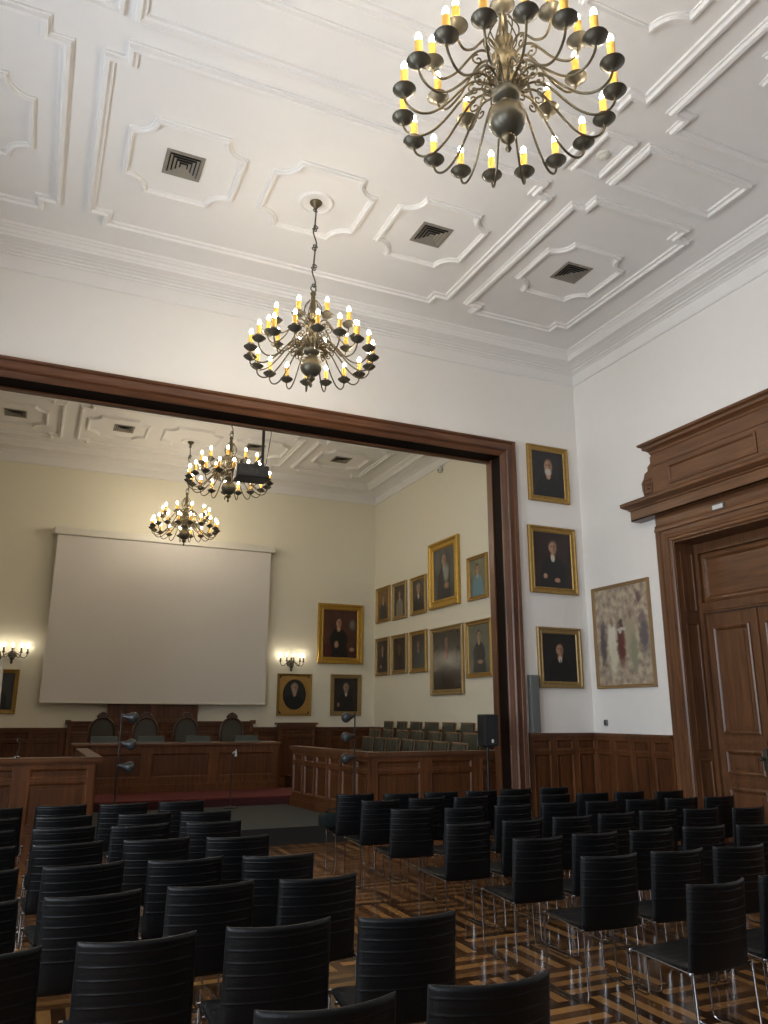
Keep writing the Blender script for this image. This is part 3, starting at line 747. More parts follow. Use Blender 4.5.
# plaster roses
for x, y, lb in ((2.58, 3.66, 'over the chairs'), (2.58, 7.86, 'near the portal'), (2.82, 13.2, 'beyond the portal'), (2.80, 17.25, 'near the screen wall')):
    m = MB(); m.lathe([(.07, -.004), (.10, -.012), (.17, -.012), (.18, -.028), (.20, -.032), (.215, -.02), (.22, 0)], 32, (x, y, CZ)); trim(m, CEIL, 'round plaster rose %s' % lb, 'moulding', True)

# ceiling vents
def vent():
    t = thing('ceiling_vent', 'x', 'vent')
    m = MB(); H = .215
    m.sweep(rect(-H, -H, H, H), [(0, 0), (0, -.012), (.03, -.016), (.045, -.008), (.045, 0)], True); m.build('vent_frame', VENTM, t)
    m = MB(); m.box((-H+.03, -H+.03, -.004), (H-.03, H-.03, -.001)); m.build('vent_throat', VENTD, t)
    m = MB()
    for k in range(4):
        h = H-.055-k*.042; m.sweep(rect(-h, -h, h, h), [(0, -.020), (.026, -.006), (.028, -.008), (.003, -.023)], True)
    m.box((-.03, -.03, -.02), (.03, .03, -.012)); m.build('vent_louvre', VENTM, t)
    return t
V = [(.97, 7.86, 'in the hall ceiling, window side of the portal chandelier'), (4.18, 7.86, 'in the hall ceiling, door side of the portal chandelier'), (6.41, 7.83, 'in the hall ceiling side field near the corner'),
     (-.89, 17.0, 'in the court room ceiling, farthest toward the window side'), (1.29, 17.0, 'in the court room ceiling, second from the window side'), (4.25, 17.0, 'in the court room ceiling, behind the projector'), (6.43, 17.0, 'in the court room ceiling, nearest the portrait wall')]
src = None
for x, y, lb in V:
    t = src = vent() if src is None else src
    if (x, y, lb) != V[0]: t = dup(src)
    t.location = (x, y, CZ); tag(t, 'square louvred air vent ' + lb, 'vent', 'ceiling vents')

# ------------------------------------------------------------------ pictures
SKIN = (.42, .24, .15); SKIN2 = (.34, .19, .12); WHITE = (.55, .52, .45); BLK = (.010, .010, .011); HAIRG = (.22, .20, .18); HAIRD = (.03, .02, .015)
def sitter(kind, cl=BLK, skin=SKIN, hair=HAIRD, shirt=WHITE, beard=None, hands=False, cx=.5, top=.80, s=1.):
    """blobs for a sitter: top = crown height, s = head scale"""
    hh = .125*s; hw = .112*s; fy = top-hh
    B = []
    B.append((cx, fy-hh*2.9-.10*s, .33*s, .30*s, cl, .10)); B.append((cx, fy-hh*2.1, .20*s, .10*s, cl, .15))
    B.append((cx, .0, .36*s, fy-hh*3.0, cl, .12))
    B.append((cx, fy-hh*1.35, hw*.55, hh*.6, skin, .25))
    if shirt: B.append((cx, fy-hh*1.62, hw*.42, hh*.5, shirt, .35))
    if hair: B.append((cx, fy+hh*.25, hw*1.12, hh*.95, hair, .2))
    B.append((cx+.005, fy-.01, hw*.88, hh*.88, skin, .25))
    B.append((cx+hw*.45, fy-.01, hw*.4, hh*.8, tuple(v*.6 for v in skin), .7))
    B.append((cx-.3*hw, fy+.12*hh, hw*.18, hh*.09, (.05, .03, .02), .6)); B.append((cx+.35*hw, fy+.12*hh, hw*.18, hh*.09, (.05, .03, .02), .6))
    if beard: B.append((cx, fy-hh*.85, hw*.7, hh*.5, beard, .35))
    if hands: B.append((cx-.22*s, .20, .05, .045, skin, .3)); B.append((cx+.10*s, .13, .07, .04, skin, .3))
    return B
def picture(name, label, wall, a0, a1, z0, z1, fw, fd, frame_mat, canvas_mat, group, kind='portrait', oval=False, back=.0):
    """wall: 'y' -> hangs on a wall facing -y at y=back, a = x range; 'x' -> on the wall facing -x, a = y range (a0 > a1 so u runs left to right)"""
    w, h = abs(a1-a0), z1-z0
    if wall == 'y': T = Matrix.Translation(((a0+a1)/2, back, (z0+z1)/2))
    else: T = Matrix.Translation((back, (a0+a1)/2, (z0+z1)/2)) @ Matrix.Rotation(-PI/2, 4, 'Z')
    t = thing(name, label, 'picture', (0, 0, 0), 0, group); t.matrix_world = T
    m = MB(); fr = lambda u, v, q: (u, -q, v)
    prof = [(0, 0), (0, fd*.75), (fw*.10, fd), (fw*.28, fd*.95), (fw*.40, fd*.62), (fw*.62, fd*.55), (fw*.74, fd*.72), (fw*.86, fd*.66), (fw, fd*.38), (fw, 0)]
    m.sweep(rect(-w/2, -h/2, w/2, h/2), prof, True, fr); m.build('picture_frame', frame_mat, t)
    iw, ih = w/2-fw, h/2-fw
    m = MB(); m.box((-iw-.005, -fd*.40, -ih-.005), (iw+.005, -.004, ih+.005)); m.build('canvas', canvas_mat, t, uvbox=(0, -iw, iw, 2, -ih, ih))
    if oval:
        m = MB(); n = 40
        ell = [(iw*.80*math.cos(2*PI*k/n), ih*.84*math.sin(2*PI*k/n)) for k in range(n)]
        def rp(k):
            a = 2*PI*k/n; c, s = math.cos(a), math.sin(a); f = min(iw/max(abs(c), 1e-6), ih/max(abs(s), 1e-6)); return (f*c, f*s)
        vs, fs = [], []
        for k in range(n):
            e, r = ell[k], rp(k); vs += [(e[0]*.97, -fd*.42, e[1]*.97), (e[0], -fd*.62, e[1]), (e[0]*1.05, -fd*.56, e[1]*1.05), (r[0], -fd*.52, r[1])]
        for k in range(n):
            for q in range(3): fs.append((4*k+q, 4*((k+1) % n)+q, 4*((k+1) % n)+q+1, 4*k+q+1))
        m.add(vs, fs); m.build('oval_mat', MATBR, t)
    return t
DK, DK2 = (.012, .011, .012), (.022, .020, .020)
pc = lambda nm, bg, bg2, bl, sd, **k: painting(nm, bg, bg2, bl, seed=sd, **k)
E_ = Y1
G1 = 'portraits beside the portal'
picture('portrait', 'upper gilt portrait beside the portal, bearded old man in black', 'y', 7.23, 8.06, 5.19, 6.18, .10, .06, GOLD,
        pc('portrait_bearded', DK, DK2, sitter(0, cl=(.008, .008, .009), hair=None, beard=(.5, .46, .40), shirt=None, top=.84, s=1.25)+[(.5, .42, .012, .012, (.4, .4, .4), .4)], 1.3), G1, back=E_)
picture('portrait', 'middle and largest gilt portrait beside the portal, seated man in black coat', 'y', 7.18, 8.12, 3.64, 4.76, .105, .06, GOLD,
        pc('portrait_seated', (.016, .010, .010), (.030, .014, .012), sitter(0, cl=(.008, .008, .009), hair=(.05, .035, .03), hands=True, top=.86, s=1.0), 2.1), G1, back=E_)
picture('portrait', 'lowest gilt portrait beside the portal, bald man in suit and tie', 'y', 7.265, 8.115, 2.14, 3.095, .105, .055, GOLDP,
        pc('portrait_bald', DK, (.016, .016, .017), sitter(0, cl=(.007, .007, .008), hair=None, top=.80, s=1.05)+[(.5, .42, .012, .05, (.02, .02, .02), .3)], 3.7), G1, back=E_)
m = MB(); m.bbox((7.055, Y1-.10, 1.465), (7.21, Y1-.005, 2.33), .008, 0); m.box((7.07, Y1-.104, 1.50), (7.195, Y1-.098, 2.30), 1)
t = tag(m.build('column_speaker', [GREYB, plain('grey_grille', (.14, .155, .15), .6, bump=.5, bscale=300)]), 'slim grey column box standing on the wainscot beside the portal', 'speaker')
ab = [(.30, .45, .085, .20, (.64, .60, .47), .35), (.30, .64, .04, .05, (.30, .20, .14), .4), (.31, .25, .07, .16, (.60, .56, .42), .5),
      (.47, .42, .075, .22, (.13, .045, .035), .4), (.48, .62, .04, .045, (.10, .06, .05), .4), (.49, .56, .10, .02, (.5, .46, .4), .5), (.66, .50, .09, .22, (.36, .31, .20), .4), (.70, .30, .06, .20, (.25, .26, .17), .4), (.66, .70, .04, .05, (.26, .17, .12), .4),
      (.12, .42, .06, .22, (.12, .10, .10), .5), (.90, .48, .08, .18, (.13, .11, .11), .5), (.84, .86, .05, .06, (.17, .10, .10), .6), (.14, .60, .04, .05, (.16, .12, .12), .5), (.88, .66, .05, .05, (.2, .15, .14), .5)]
picture('abstract_painting', 'pale modern painting of standing figures in a plain light wood frame', 'x', 10.115, 8.815, 2.13, 3.735, .055, .05, RAWOAK,
        painting('figures_canvas', (.50, .42, .29), (.26, .20, .16), ab, warp=.11, seed=4.4, coarse=14., rough=.55, wscale=16), None, 'painting', back=WX)
G2 = 'portraits on the court room side wall'
R_ = [('L1', 19.0, 18.15, 2.70, 3.67, 'lower row portrait nearest the screen wall, man with a pale hand', GOLDP, .09, sitter(0, shirt=(.35, .33, .3), top=.86, s=1.0)+[(.35, .18, .07, .05, SKIN, .4)], (.02, .014, .010), (.04, .025, .015)),
      ('L2', 18.0, 17.10, 2.70, 3.665, 'lower row portrait second from the screen wall, shadowy figure', GOLDP, .10, sitter(0, cl=(.018, .017, .02), shirt=None, skin=(.16, .10, .06), top=.82, s=1.0), (.035, .024, .02), (.05, .03, .025)),
      ('L3', 16.95, 16.05, 2.68, 3.66, 'lower row portrait third from the screen wall, blue-grey robe', GOLD, .11, sitter(0, cl=(.028, .040, .045), shirt=(.25, .22, .2), skin=(.25, .16, .11), top=.84, s=1.0), (.03, .026, .026), (.05, .042, .04)),
      ('L4', 15.86, 14.375, 2.145, 3.63, 'tall dark glossy portrait with lamp glare in lower row', GOLDP, .12, sitter(0, cl=(.02, .014, .012), shirt=(.18, .07, .05), skin=(.2, .12, .08), top=.92, s=.62)+[(.5, .62, .05, .10, (.16, .03, .02), .5)], (.028, .024, .022), (.045, .036, .03)),
      ('L5', 14.25, 13.22, 2.46, 3.62, 'lower row portrait beside the portal jamb, man in black on green', GOLD, .10, sitter(0, cl=(.012, .012, .014), shirt=None, top=.88, s=.85, skin=(.38, .26, .18))+[(.55, .22, .12, .04, (.32, .2, .13), .4)], (.10, .105, .075), (.15, .15, .10)),
      ('U1', 18.97, 18.11, 4.07, 5.0, 'upper row portrait nearest the screen wall, man before amber ground', GOLD, .09, sitter(0, cl=(.035, .035, .035), shirt=(.4, .36, .3), top=.84, s=.95), (.14, .07, .02), (.20, .11, .03)),
      ('U2', 17.94, 17.12, 4.04, 4.98, 'upper row portrait second from the screen wall, light grey coat', GOLDP, .10, sitter(0, cl=(.20, .19, .15), shirt=(.35, .32, .25), top=.84, s=.95), (.03, .022, .018), (.05, .035, .028)),
      ('U3', 16.88, 16.06, 4.045, 4.96, 'upper row portrait third from the screen wall, white-collared man', GOLD, .10, sitter(0, cl=(.016, .016, .018), hair=HAIRG, top=.88, s=1.3), (.05, .04, .03), (.08, .06, .04)),
      ('U4', 15.85, 14.47, 4.055, 5.595, 'largest bright gilt portrait in the upper row, decorated man', GOLDO, .20, sitter(0, cl=(.03, .032, .033), shirt=(.30, .30, .24), hair=None, top=.90, s=.95)+[(.60, .50, .12, .16, (.28, .29, .25), .5), (.62, .25, .10, .06, SKIN2, .5), (.2, .75, .12, .2, (.12, .13, .12), .7)], (.06, .06, .055), (.10, .10, .085)),
      ('U5', 14.12, 13.32, 4.04, 4.97, 'upper row portrait beside the portal jamb, figure in pale blue', GOLD, .085, sitter(0, cl=(.13, .25, .30), shirt=(.35, .36, .36), top=.86, s=1.0), (.12, .13, .08), (.20, .19, .11))]
for nm, a0, a1, z0, z1, lb, fm, fw, bl, bg, bg2 in R_:
    picture('portrait', lb, 'x', a0, a1, z0, z1, fw, .09 if nm == 'U4' else .06, fm, pc('portrait_'+nm.lower(), bg, bg2, bl, ord(nm[1])*1.3+ord(nm[0]), rough=.24 if nm == 'L4' else .35), G2, back=WX)
G3 = 'portraits on the screen wall'
picture('portrait', 'large gilt portrait of a seated man in black robe beside the screen', 'y', 6.68, 7.945, 3.0, 4.56, .17, .09, GOLDO,
        pc('portrait_robe', (.055, .020, .014), (.09, .035, .022), sitter(0, cl=(.008, .008, .009), shirt=None, top=.84, s=.80, cx=.44)+[(.38, .27, .06, .07, SKIN, .4), (.85, .17, .07, .04, SKIN, .4), (.86, .70, .08, .10, (.16, .15, .14), .5), (.10, .12, .14, .16, (.07, .010, .008), .3)], 7.7), G3, back=Y2)
picture('portrait', 'oval portrait in a square gilt mat below the wall sconce', 'y', 5.65, 6.555, 1.69, 2.72, .06, .06, GOLD,
        pc('portrait_oval', DK, (.018, .02, .02), sitter(0, cl=(.008, .008, .009), hair=HAIRG, shirt=None, beard=(.3, .27, .24), top=.80, s=.95), 8.1), G3, back=Y2, oval=True)
picture('portrait', 'small gilt portrait below the large one, man with white shirt front', 'y', 7.07, 7.92, 1.70, 2.735, .105, .06, GOLDP,
        pc('portrait_shirt', (.016, .013, .013), (.024, .018, .016), sitter(0, cl=(.008, .008, .009), hair=HAIRG, beard=(.25, .22, .2), top=.84, s=1.0)+[(.18, .2, .05, .06, SKIN2, .4)], 9.3), G3, back=Y2)
picture('portrait', 'dark gilt portrait below the sconce at the left picture edge', 'y', -1.1, -.235, 1.71, 2.66, .09, .06, GOLD,
        pc('portrait_dark', (.03, .035, .038), (.04, .045, .045), sitter(0, cl=(.012, .014, .016), top=.84, s=1.0), 10.9), G3, back=Y2)

# ------------------------------------------------------------------ screen wall
scr = thing('projection_screen', 'large white roller projection screen lowered on the end wall', 'screen', (2.75, Y2-.27, 0))
m = MB(); m.box((-2.53, -.004, 1.97), (2.53, .004, 5.75)); m.build('screen_fabric', SCREEN, scr)
m = MB(); m.bbox((-2.53, -.02, 1.94), (2.53, .02, 1.985), .008); m.build('bottom_bar', OFFW, scr)
m = MB(); m.bbox((-2.62, -.07, 5.72), (2.62, .10, 5.90), .02); m.box((-2.64, -.05, 5.74), (-2.62, .265, 5.88)); m.box((2.62, -.05, 5.74), (2.64, .265, 5.88)); m.build('roller_housing', OFFW, scr)
def sconce():
    t = thing('wall_sconce', 'x', 'wall light')
    m = MB(); m.lathe([(0, -.21), (.015, -.20), (.03, -.17), (.02, -.14), (.045, -.10), (.05, -.07), (.02, -.03), (.03, .0), (.05, .02), (.03, .05), (.02, .10), (.035, .13), (0, .14)], 16, (0, -.07, 0)); m.lathe([(0, -.03), (.07, -.03), (.09, -.005), (.09, 0)], 18, (0, 0, 0), 0, 'y'); m.build('stem', BRASSD, t, True)
    for ang, R in ((-78, .31), (-40, .27), (0, .24), (40, .27), (78, .31)):
        a = math.radians(ang); dx, dy = math.sin(a), -math.cos(a)
        P = [(.03, .0), (.08, .03), (.13, .0), (.19, -.06), (.25, -.075), (.29, -.03), (.30, .03)]
        f = R/.30
        m = MB(); m.tube([(r*f*dx, -.07+r*f*dy*.8, h) for r, h in P], .011, 7); arm = m.build('arm', BRASSD, t, True)
        c = (R*dx, -.07+R*dy*.8, .03)
        m = MB(); m.lathe([(0, -.01), (.03, 0), (.045, .012), (.02, .012), (.024, .03), (.02, .035), (.018, .12), (0, .125)], 12, c); m.build('candle', BRASSD, arm, True)
        m = MB(); m.lathe([(.006, .122), (.017, .14), (.022, .158), (.018, .18), (.006, .20), (0, .203)], 10, c); m.build('bulb', BULBS, arm, True)
    return t
s1 = sconce(); s1.location = (5.98, Y2, 2.98); tag(s1, 'lit five-arm bronze wall sconce above the oval portrait', 'wall light', 'candle wall sconces')
s2 = dup(s1, location=(-.43, Y2, 2.98)); tag(s2, 'lit five-arm bronze wall sconce beyond the screen, at the picture edge', 'wall light')

# ------------------------------------------------------------------ small fittings
pj = thing('projector', 'black ceiling projector hanging on a pole before the far chandelier', 'projector', (2.80, 11.35, 5.36), math.radians(-4))
m = MB(); m.bbox((-.25, -.16, -.10), (.25, .22, .10), .02); m.box((-.25, -.165, -.03), (.25, -.158, -.022), 0); m.build('body', BLACKP, pj)
for x in (-.14, .04):
    m = MB(); m.lathe([(.062, 0), (.062, -.012), (.048, -.012), (.044, -.002), (.02, -.002), (.018, -.008), (0, -.008)], 20, (x, -.16, .02), 0, 'y'); m.build('vent_ring', BLACKP, pj, True)
m = MB(); m.box((-.2, -.1, .10), (-.16, .15, .16)); m.box((.14, -.1, .10), (.18, .15, .16)); m.box((-.2, .0, .13), (.18, .05, .16)); m.tube([(.17, .02, .15), (.17, .02, 2.42)], .024, 10); m.tube([(.17, .02, .34), (.05, .02, .17)], .012, 8); m.lathe([(.024, 2.38), (.07, 2.40), (.09, 2.465), (0, 2.465)], 14, (.17, .02, 0)); m.build('ceiling_mount', BLACKP, pj, True)
m = MB(); m.tube([(.26, .06, 2.46), (.28, .06, 1.9), (.27, .06, 1.2), (.30, .06, .7), (.24, .06, .22), (.20, .06, .1)], .006, 6); m.build('cable', BLACKP, pj, True)

sp = thing('loudspeaker', 'black loudspeaker on a pole in front of the panelled enclosure', 'speaker', (6.17, 10.08, 0))
m = MB(); m.T = Matrix.Translation((0, 0, 1.51)); m.bbox((-.12, -.13, -.225), (.12, .08, .225), .02); m.build('cabinet', BLACKP, sp)
m = MB(); m.T = Matrix.Translation((0, 0, 1.51)); m.bbox((-.11, -.142, -.215), (.11, -.128, .215), .006); m.build('grille', SPKG, sp)
m = MB(); m.lathe([(0, -.15), (.016, -.15), (.02, -.142), (0, -.142)], 12, (.005, 0, 1.36), 0, 'y'); m.bbox((-.012, -.148, 1.335), (.022, -.14, 1.385), .004); tag(m.build('badge', WHITEP, sp))
m = MB(); m.tube([(0, 0, .12), (0, 0, 1.30)], .017, 10); m.tube([(0, 0, .7), (0, 0, .78)], .026, 10); m.build('pole', BLACKP, sp, True)
for k in range(3):
    a = PI/2+2*PI*k/3; m = MB(); m.tube([(.01*math.cos(a), .01*math.sin(a), .42), (.17*math.cos(a), .17*math.sin(a), .012)], .011, 8); m.tube([(0, 0, .14), (.10*math.cos(a), .10*math.sin(a), .19)], .007, 6); m.build('leg', BLACKP, sp, True)

def lamp_stand(x, y, flip, label, zs):
    t = thing('lamp_stand', label, 'lamp', (x, y, .222), 0, 'three-headed lamp stands')
    m = MB(); m.lathe([(0, 0), (.10, 0), (.10, .012), (.08, .022), (.02, .03), (.014, .05)], 20); m.build('base', BLACKP, t, True)
    m = MB(); m.tube([(0, 0, .03), (0, 0, zs[0]+.06)], .011, 8); m.build('pole', BLACKP, t, True)
    for z in zs:
        m = MB(); m.tube([(0, 0, z), (flip*.05, -.02, z+.005)], .02, 8)
        prof = [(0, .03), (.022, .032), (.03, .05), (.045, .085), (.068, .12), (.076, .15), (.072, .175), (.055, .20), (.03, .215), (0, .22)]
        m.T = Matrix.Rotation(flip*math.radians(8), 4, 'Y'); m.T = Matrix.Translation((0, -.02, z)) @ m.T
        m.lathe([(r, flip*h) for r, h in prof], 16, (0, 0, 0), 0, 'x'); m.build('lamp_head', LAMPG, t, True)
    return t
lamp_stand(1.18, 11.3, 1, 'slim stand with three grey lamp heads, beside the corner enclosure', (1.47, 1.12, .83))
lamp_stand(4.465, 11.02, -1, 'slim stand with three grey lamp heads, against the seat enclosure', (1.48, 1.2, .90))

ms = thing('microphone_stand', 'thin black microphone stand before the long bench', 'microphone stand', (3.24, 13.45, .222))
m = MB(); m.lathe([(0, 0), (.12, 0), (.12, .012), (.03, .025), (.012, .04)], 18); m.build('base', BLACKP, ms, True)
m = MB(); m.tube([(0, 0, .02), (0, 0, .86)], .009, 8); m.build('pole', BLACKP, ms, True)
m = MB(); m.tube([(0, 0, .86), (.02, -.01, .89), (.05, -.02, .87)], .01, 8); m.lathe([(0, -.02), (.018, -.015), (.022, .01), (.014, .05), (.01, .09), (0, .095)], 10, (.05, -.02, .83), 0, 'z'); m.build('microphone', WHITEP, ms, True)
gm = thing('desk_microphone', 'small chrome desk microphone on the enclosure rail', 'microphone', (-.06, 10.93, 1.19))
m = MB(); m.lathe([(0, 0), (.05, 0), (.05, .012), (.02, .02), (.012, .03)], 16); m.build('base', CHROME, gm, True)
m = MB(); m.tube([(0, 0, .02), (.015, 0, .08), (.03, 0, .13), (.02, -.01, .18), (0, -.02, .20)], .006, 7); m.lathe([(0, -.02), (.014, -.015), (.016, .02), (0, .03)], 10, (0, -.02, .21)); m.build('neck', CHROME, gm, True)
fl = thing('flag_pole', 'cream flag furled on a pole behind the enclosure, at the picture edge', 'flag', (-.43, 12.2, 0))
m = MB(); m.lathe([(0, 0), (.17, 0), (.17, .03), (.06, .06), (.025, .10)], 18); m.build('base', DKWOOD, fl, True)
m = MB(); m.tube([(0, 0, .05), (0, 0, 2.46)], .015, 8); m.lathe([(0, 0), (.03, .02), (.02, .06), (.0, .12)], 10, (0, 0, 2.45)); m.build('pole', BRASS, fl, True)
m = MB()
def furl(u, v):
    a = 2*PI*u; r = (.035+.03*v)*(1+.25*math.sin(5*a+3*v)); return (.02+r*math.cos(a), r*math.sin(a), 2.44-1.35*v)
m.grid(furl, 30, 12, wrapu=True); m.build('flag_cloth', CLOTH, fl, True)
m = MB(); m.bbox((WX-.03, 9.96, 1.57), (WX, 10.03, 1.66), .005, 0); m.box((WX-.033, 9.975, 1.59), (WX-.029, 10.015, 1.62), 1); m.box((WX-.033, 9.98, 1.63), (WX-.029, 10.01, 1.65), 1)
tag(m.build('wall_switch', [GREYB, BLACKP]), 'small grey switch plate on the white wall above the wainscot', 'switch')
m = MB(); m.bbox((WX-.10, 15.18, 7.23), (WX-.03, 15.28, 7.39), .01, 0); m.box((WX-.05, 15.21, 7.28), (WX, 15.25, 7.34), 0); m.box((WX-.104, 15.20, 7.25), (WX-.099, 15.26, 7.30), 1)
tag(m.build('wall_detector', [WHITEP, GREYB]), 'small grey detector high on the court room side wall', 'detector')

# ------------------------------------------------------------------ hall chairs
def hall_chair():
    t = thing('hall_chair', 'x', 'chair')
    seams = [.085, .20, .31, .42, .53, .66]    # from the top
    def shell(u, v, side):
        # u across -1..1, v 0 bottom .. 1 top
        X = u*(.220+.004*(1-v)); Y = -.205-.085*v+.075*u*u*(.3+.7*v)
        Z = .405+.445*v
        d = 1-v; bump = 0
        for s in seams: bump = max(bump, .0048*math.exp(-((d-s)/.008)**2))
        puff = 0
        ss = [0]+seams+[1.0]
        for a, b in zip(ss, ss[1:]):
            if a <= d <= b: puff = .004*math.sin(PI*(d-a)/(b-a))
        th = .013+puff*.8+bump
        e = min(1, (1-abs(u))/.08, v/.03+.15, (1-v)/.03+.15); e = max(e, 0); th *= math.sqrt(max(0.05, min(1, e)))
        return (X, Y-side*th, Z)
    vv = sorted(set([0, .012, .03, .08, .16, .24, .3, .97, .988, 1.0]+[max(0, min(1, 1-s+o)) for s in seams for o in (-.05, -.018, -.009, 0, .009, .018, .05)]))
    uu = [-1, -.985, -.95, -.9, -.7, -.5, -.25, 0, .25, .5, .7, .9, .95, .985, 1]
    m = MB(); nu = len(uu)
    for side in (1, -1): m.add([shell(u, v, side) for v in vv for u in uu], [(j*nu+i, j*nu+i+1, (j+1)*nu+i+1, (j+1)*nu+i) for j in range(len(vv)-1) for i in range(nu-1)])
    n0 = len(vv)*nu; k = len(vv)
    def idx(s, j, i): return s*n0+j*nu+i
    for j in range(k-1):
        for i in (0, nu-1): m.f.append([idx(0, j, i), idx(0, j+1, i), idx(1, j+1, i), idx(1, j, i)]); m.m.append(0)
    for i in range(nu-1):
        for j in (0, k-1): m.f.append([idx(0, j, i), idx(0, j, i+1), idx(1, j, i+1), idx(1, j, i)]); m.m.append(0)
    m.build('backrest', LEATHER, t, True, 60)
    # seat
    sv = [i/18 for i in range(19)]
    def seat(u, v, side):
        X = u*.222; Y = -.20+.455*v
        Z = .435-.012*math.sin(PI*v)+(-.035*((v-.85)/.15)**2 if v > .85 else 0)+.006*u*u
        rib = .004*abs(math.sin(PI*v*6)); th = (.014+rib)*math.sqrt(max(.06, min(1, (1-abs(u))/.08, (1-v)/.03+.1)))
        return (X, Y, Z+side*th)
    m = MB()
    for side in (1, -1): m.add([seat(u, v, side) for v in sv for u in uu], [(j*nu+i, j*nu+i+1, (j+1)*nu+i+1, (j+1)*nu+i) for j in range(len(sv)-1) for i in range(nu-1)])
    n0 = len(sv)*nu; k = len(sv)
    for j in range(k-1):
        for i in (0, nu-1): m.f.append([idx(0, j, i), idx(0, j+1, i), idx(1, j+1, i), idx(1, j, i)]); m.m.append(0)
    for i in range(nu-1):
        for j in (0, k-1): m.f.append([idx(0, j, i), idx(0, j, i+1), idx(1, j, i+1), idx(1, j, i)]); m.m.append(0)
    m.build('seat', LEATHER, t, True, 60)
    for s in (-1, 1):
        def arc(p, q, r_, n=4):   # rounded corner between successive straight runs
            return p
        ctrl = [(s*.226, -.215, .415), (s*.228, -.235, .06), (s*.229, -.225, .02), (s*.23, -.19, .009), (s*.23, .17, .009), (s*.229, .205, .02), (s*.228, .215, .06), (s*.226, .235, .40), (s*.225, .228, .425), (s*.223, .20, .432)]
        m = MB(); m.tube(ctrl+[(s*.223, -.19, .415)], .0056, 8)
        m.lathe([(0, -.012), (.012, -.008), (.012, .008), (0, .012)], 10, (s*.232, .225, .43), 0, 'x'); m.lathe([(0, -.012), (.012, -.008), (.012, .008), (0, .012)], 10, (s*.232, -.205, .415), 0, 'x')
        m.build('side_frame', CHROME, t, True)
    m = MB(); m.tube([(-.236, .10, .415), (.236, .10, .415)], .007, 8); m.tube([(-.236, -.12, .408), (.236, -.12, .408)], .007, 8); m.build('crossbar', CHROME, t, True)
    return t
CH = """L 1 4 -.17 8.60|L 2 4 -.19 7.72|L 3 4 -.22 6.96|L 4 4 -.20 6.15|L 5 4 -.18 5.27|L 6 4 -.17 4.42|L 7 4 -.08 3.52
L 1 3 .41 8.63|L 2 3 .40 7.72|L 3 3 .37 6.97|L 4 3 .37 6.15|L 5 3 .42 5.27|L 6 3 .41 4.42|L 7 3 .51 3.52
L 1 2 .99 8.58|L 2 2 1.08 7.66|L 3 2 .95 6.90|L 4 2 .96 6.11|L 5 2 1.01 5.22|L 6 2 1.00 4.42|L 7 2 1.10 3.51|L 8 2 .96 2.53
L 1 1 1.57 8.58|L 2 1 1.62 7.63|L 3 1 1.54 6.88|L 4 1 1.53 6.01|L 5 1 1.58 5.14|L 6 1 1.59 4.38|L 7 1 1.67 3.42|L 8 1 1.55 2.52
R 1 1 3.52 8.61|R 2 1 3.52 7.89|R 3 1 3.49 7.08|R 1 2 4.05 8.48|R 2 2 4.12 7.94|R 1 3 4.55 8.47|R 1 4 5.09 8.43|R 2 3 4.63 7.87
R 3 2 4.02 6.99|R 4 1 3.48 5.98|R 1 5 5.59 8.47|R 2 4 5.14 7.80|R 3 3 4.58 6.98|R 4 2 4.02 5.98|R 5 1 3.56 5.10|R 1 6 6.17 8.47
R 2 5 5.62 7.73|R 3 4 5.14 6.98|R 4 3 4.58 6.02|R 5 2 4.11 5.13|R 6 1 3.55 4.30|R 2 6 6.19 7.71|R 3 5 5.69 6.96|R 4 4 5.13 6.06
R 5 3 4.65 5.11|R 2 7 6.68 7.67|R 3 6 6.22 6.93|R 4 5 5.64 6.08|R 2 8 7.10 7.56|R 3 7 6.67 6.88|R 4 6 6.17 6.05|R 5 4 5.18 5.08
R 6 2 4.11 4.28|R 7 1 3.54 3.41|R 6 3 4.64 4.25|R 3 8 7.23 6.84|R 4 7 6.60 5.94|R 5 5 5.69 5.01|R 7 2 4.10 3.42"""
ANG = {('L',7,3):-1.5, ('L',7,2):-1, ('L',8,2):-2.5, ('L',7,1):-6, ('L',8,1):-4, ('L',6,1):4, ('L',6,2):1, ('L',5,1):-4, ('L',5,2):1.5, ('L',5,3):7, ('L',6,3):3, ('L',4,3):4, ('L',3,2):7, ('L',4,1):-3, ('L',2,1):-6,
       ('R',1,1):-7, ('R',3,1):-6, ('R',6,1):-2.5, ('R',6,2):-2, ('R',7,1):3, ('R',6,3):-5, ('R',5,3):0, ('R',5,2):1.5, ('R',4,2):5, ('R',2,6):-4, ('R',3,7):-5}
ROWSX = {}
for ln in CH.replace('\n', '|').split('|'):
    b, r, k, x, y = ln.split(); ROWSX[(b, int(r), int(k))] = [float(x), float(y)]
for _ in range(30):      # neighbours in a row never closer than a chair's width
    for (b, r, k), p in ROWSX.items():
        q = ROWSX.get((b, r, k+1))
        if q and abs(q[0]-p[0]) < .515:
            e = (.515-abs(q[0]-p[0]))/2*(1 if q[0] > p[0] else -1); p[0] -= e; q[0] += e
src = None
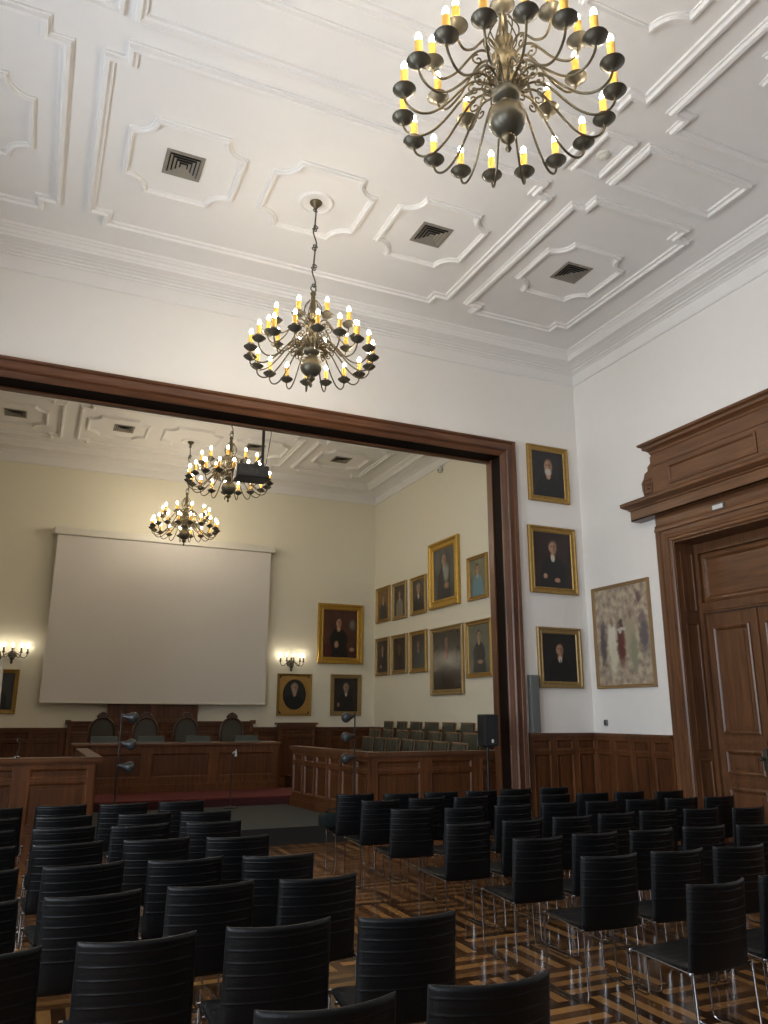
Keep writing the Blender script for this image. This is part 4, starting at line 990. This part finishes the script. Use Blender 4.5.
for ln in CH.replace('\n', '|').split('|'):
    b, r, k, x, y = ln.split(); r, k = int(r), int(k); x, y = ROWSX[(b, r, k)]
    a = math.radians(ANG.get((b, r, k), random.uniform(-3, 3)))
    if src is None: src = hall_chair(); o = src
    else: o = dup(src)
    # recorded point is the middle of the backrest's top edge
    o.scale = (1.06 if b == 'L' else 1., 1, 1)
    o.location = (x-.258*math.sin(a), y+.258*math.cos(a), 0); o.rotation_euler = (0, 0, a)
    side = 'screen-side' if b == 'L' else 'door-side'
    pos = 'at the central aisle' if k == 1 else '%s from the aisle' % ORD[k-1]
    tag(o, 'black leather chair in the %s block, %s row from the stage, %s' % (side, ORD[r-1], pos), 'chair', '%s block of black leather chairs' % side)
bag = thing('cloth_bag', 'dark green cloth bag lying on the front-row chair at the aisle', 'bag', (3.405, 9.03, .452), math.radians(-9))
m = MB()
def blob(u, v):
    a = 2*PI*u; t = PI*(v-.5); c = abs(math.cos(t))**.3; sx = math.copysign(abs(math.cos(a))**.4, math.cos(a)); sy = math.copysign(abs(math.sin(a))**.55, math.sin(a))
    z = math.copysign(abs(math.sin(t))**.5, math.sin(t))
    return (.17*c*sx, .12*c*sy, .08+.08*z*(1+.06*math.sin(3*a)))
m.grid(blob, 28, 13, wrapu=True); m.build('bag_body', BAGM, bag, True, 80)
m = MB(); m.tube([(-.10+.02*math.cos(PI*k/8)*0+.02*k, -.02, .165+.045*math.sin(PI*k/10)) for k in range(11)], .009, 6); m.build('handle', BAGM, bag, True)

# ------------------------------------------------------------------ light
W = bpy.data.worlds.new('sky'); SC.world = W; W.use_nodes = True
bg = W.node_tree.nodes['Background']; bg.inputs[0].default_value = (.55, .68, .9, 1); bg.inputs[1].default_value = .35
for i, (a, b) in enumerate(WINS):
    ld = bpy.data.lights.new('window_daylight', 'AREA'); ld.shape = 'RECTANGLE'; ld.size = b-a; ld.size_y = WZ1-WZ0; ld.energy = 400; ld.color = (.82, .90, 1)
    lo = bpy.data.objects.new('window_daylight', ld); COL.objects.link(lo)
    lo.location = (LX-.35, (a+b)/2, (WZ0+WZ1)/2); lo.rotation_euler = (0, -PI/2, 0); lo.rotation_euler = (PI/2, 0, -PI/2)

# ------------------------------------------------------------------ camera
cd = bpy.data.cameras.new('camera'); cam = bpy.data.objects.new('camera', cd); COL.objects.link(cam)
R = [(0.91249976, -0.40905947, 0.00381351), (0.10745198, 0.23068025, -0.96707843), (0.39471289, 0.8828686, 0.25444992)]
right, down, fwd = [Vector(r) for r in R]
M3 = Matrix((right, -down, -fwd)).transposed()
cam.matrix_world = Matrix.Translation((0, 0, EYE)) @ M3.to_4x4()
cd.sensor_fit = 'HORIZONTAL'; cd.sensor_width = 36; cd.lens = 36*771.26/768; cd.clip_start = .05; cd.clip_end = 100
SC.camera = cam
vs = SC.view_settings; vs.view_transform = 'Standard'; vs.look = 'None'; vs.exposure = -.27; vs.gamma = 1; vs.use_curve_mapping = False
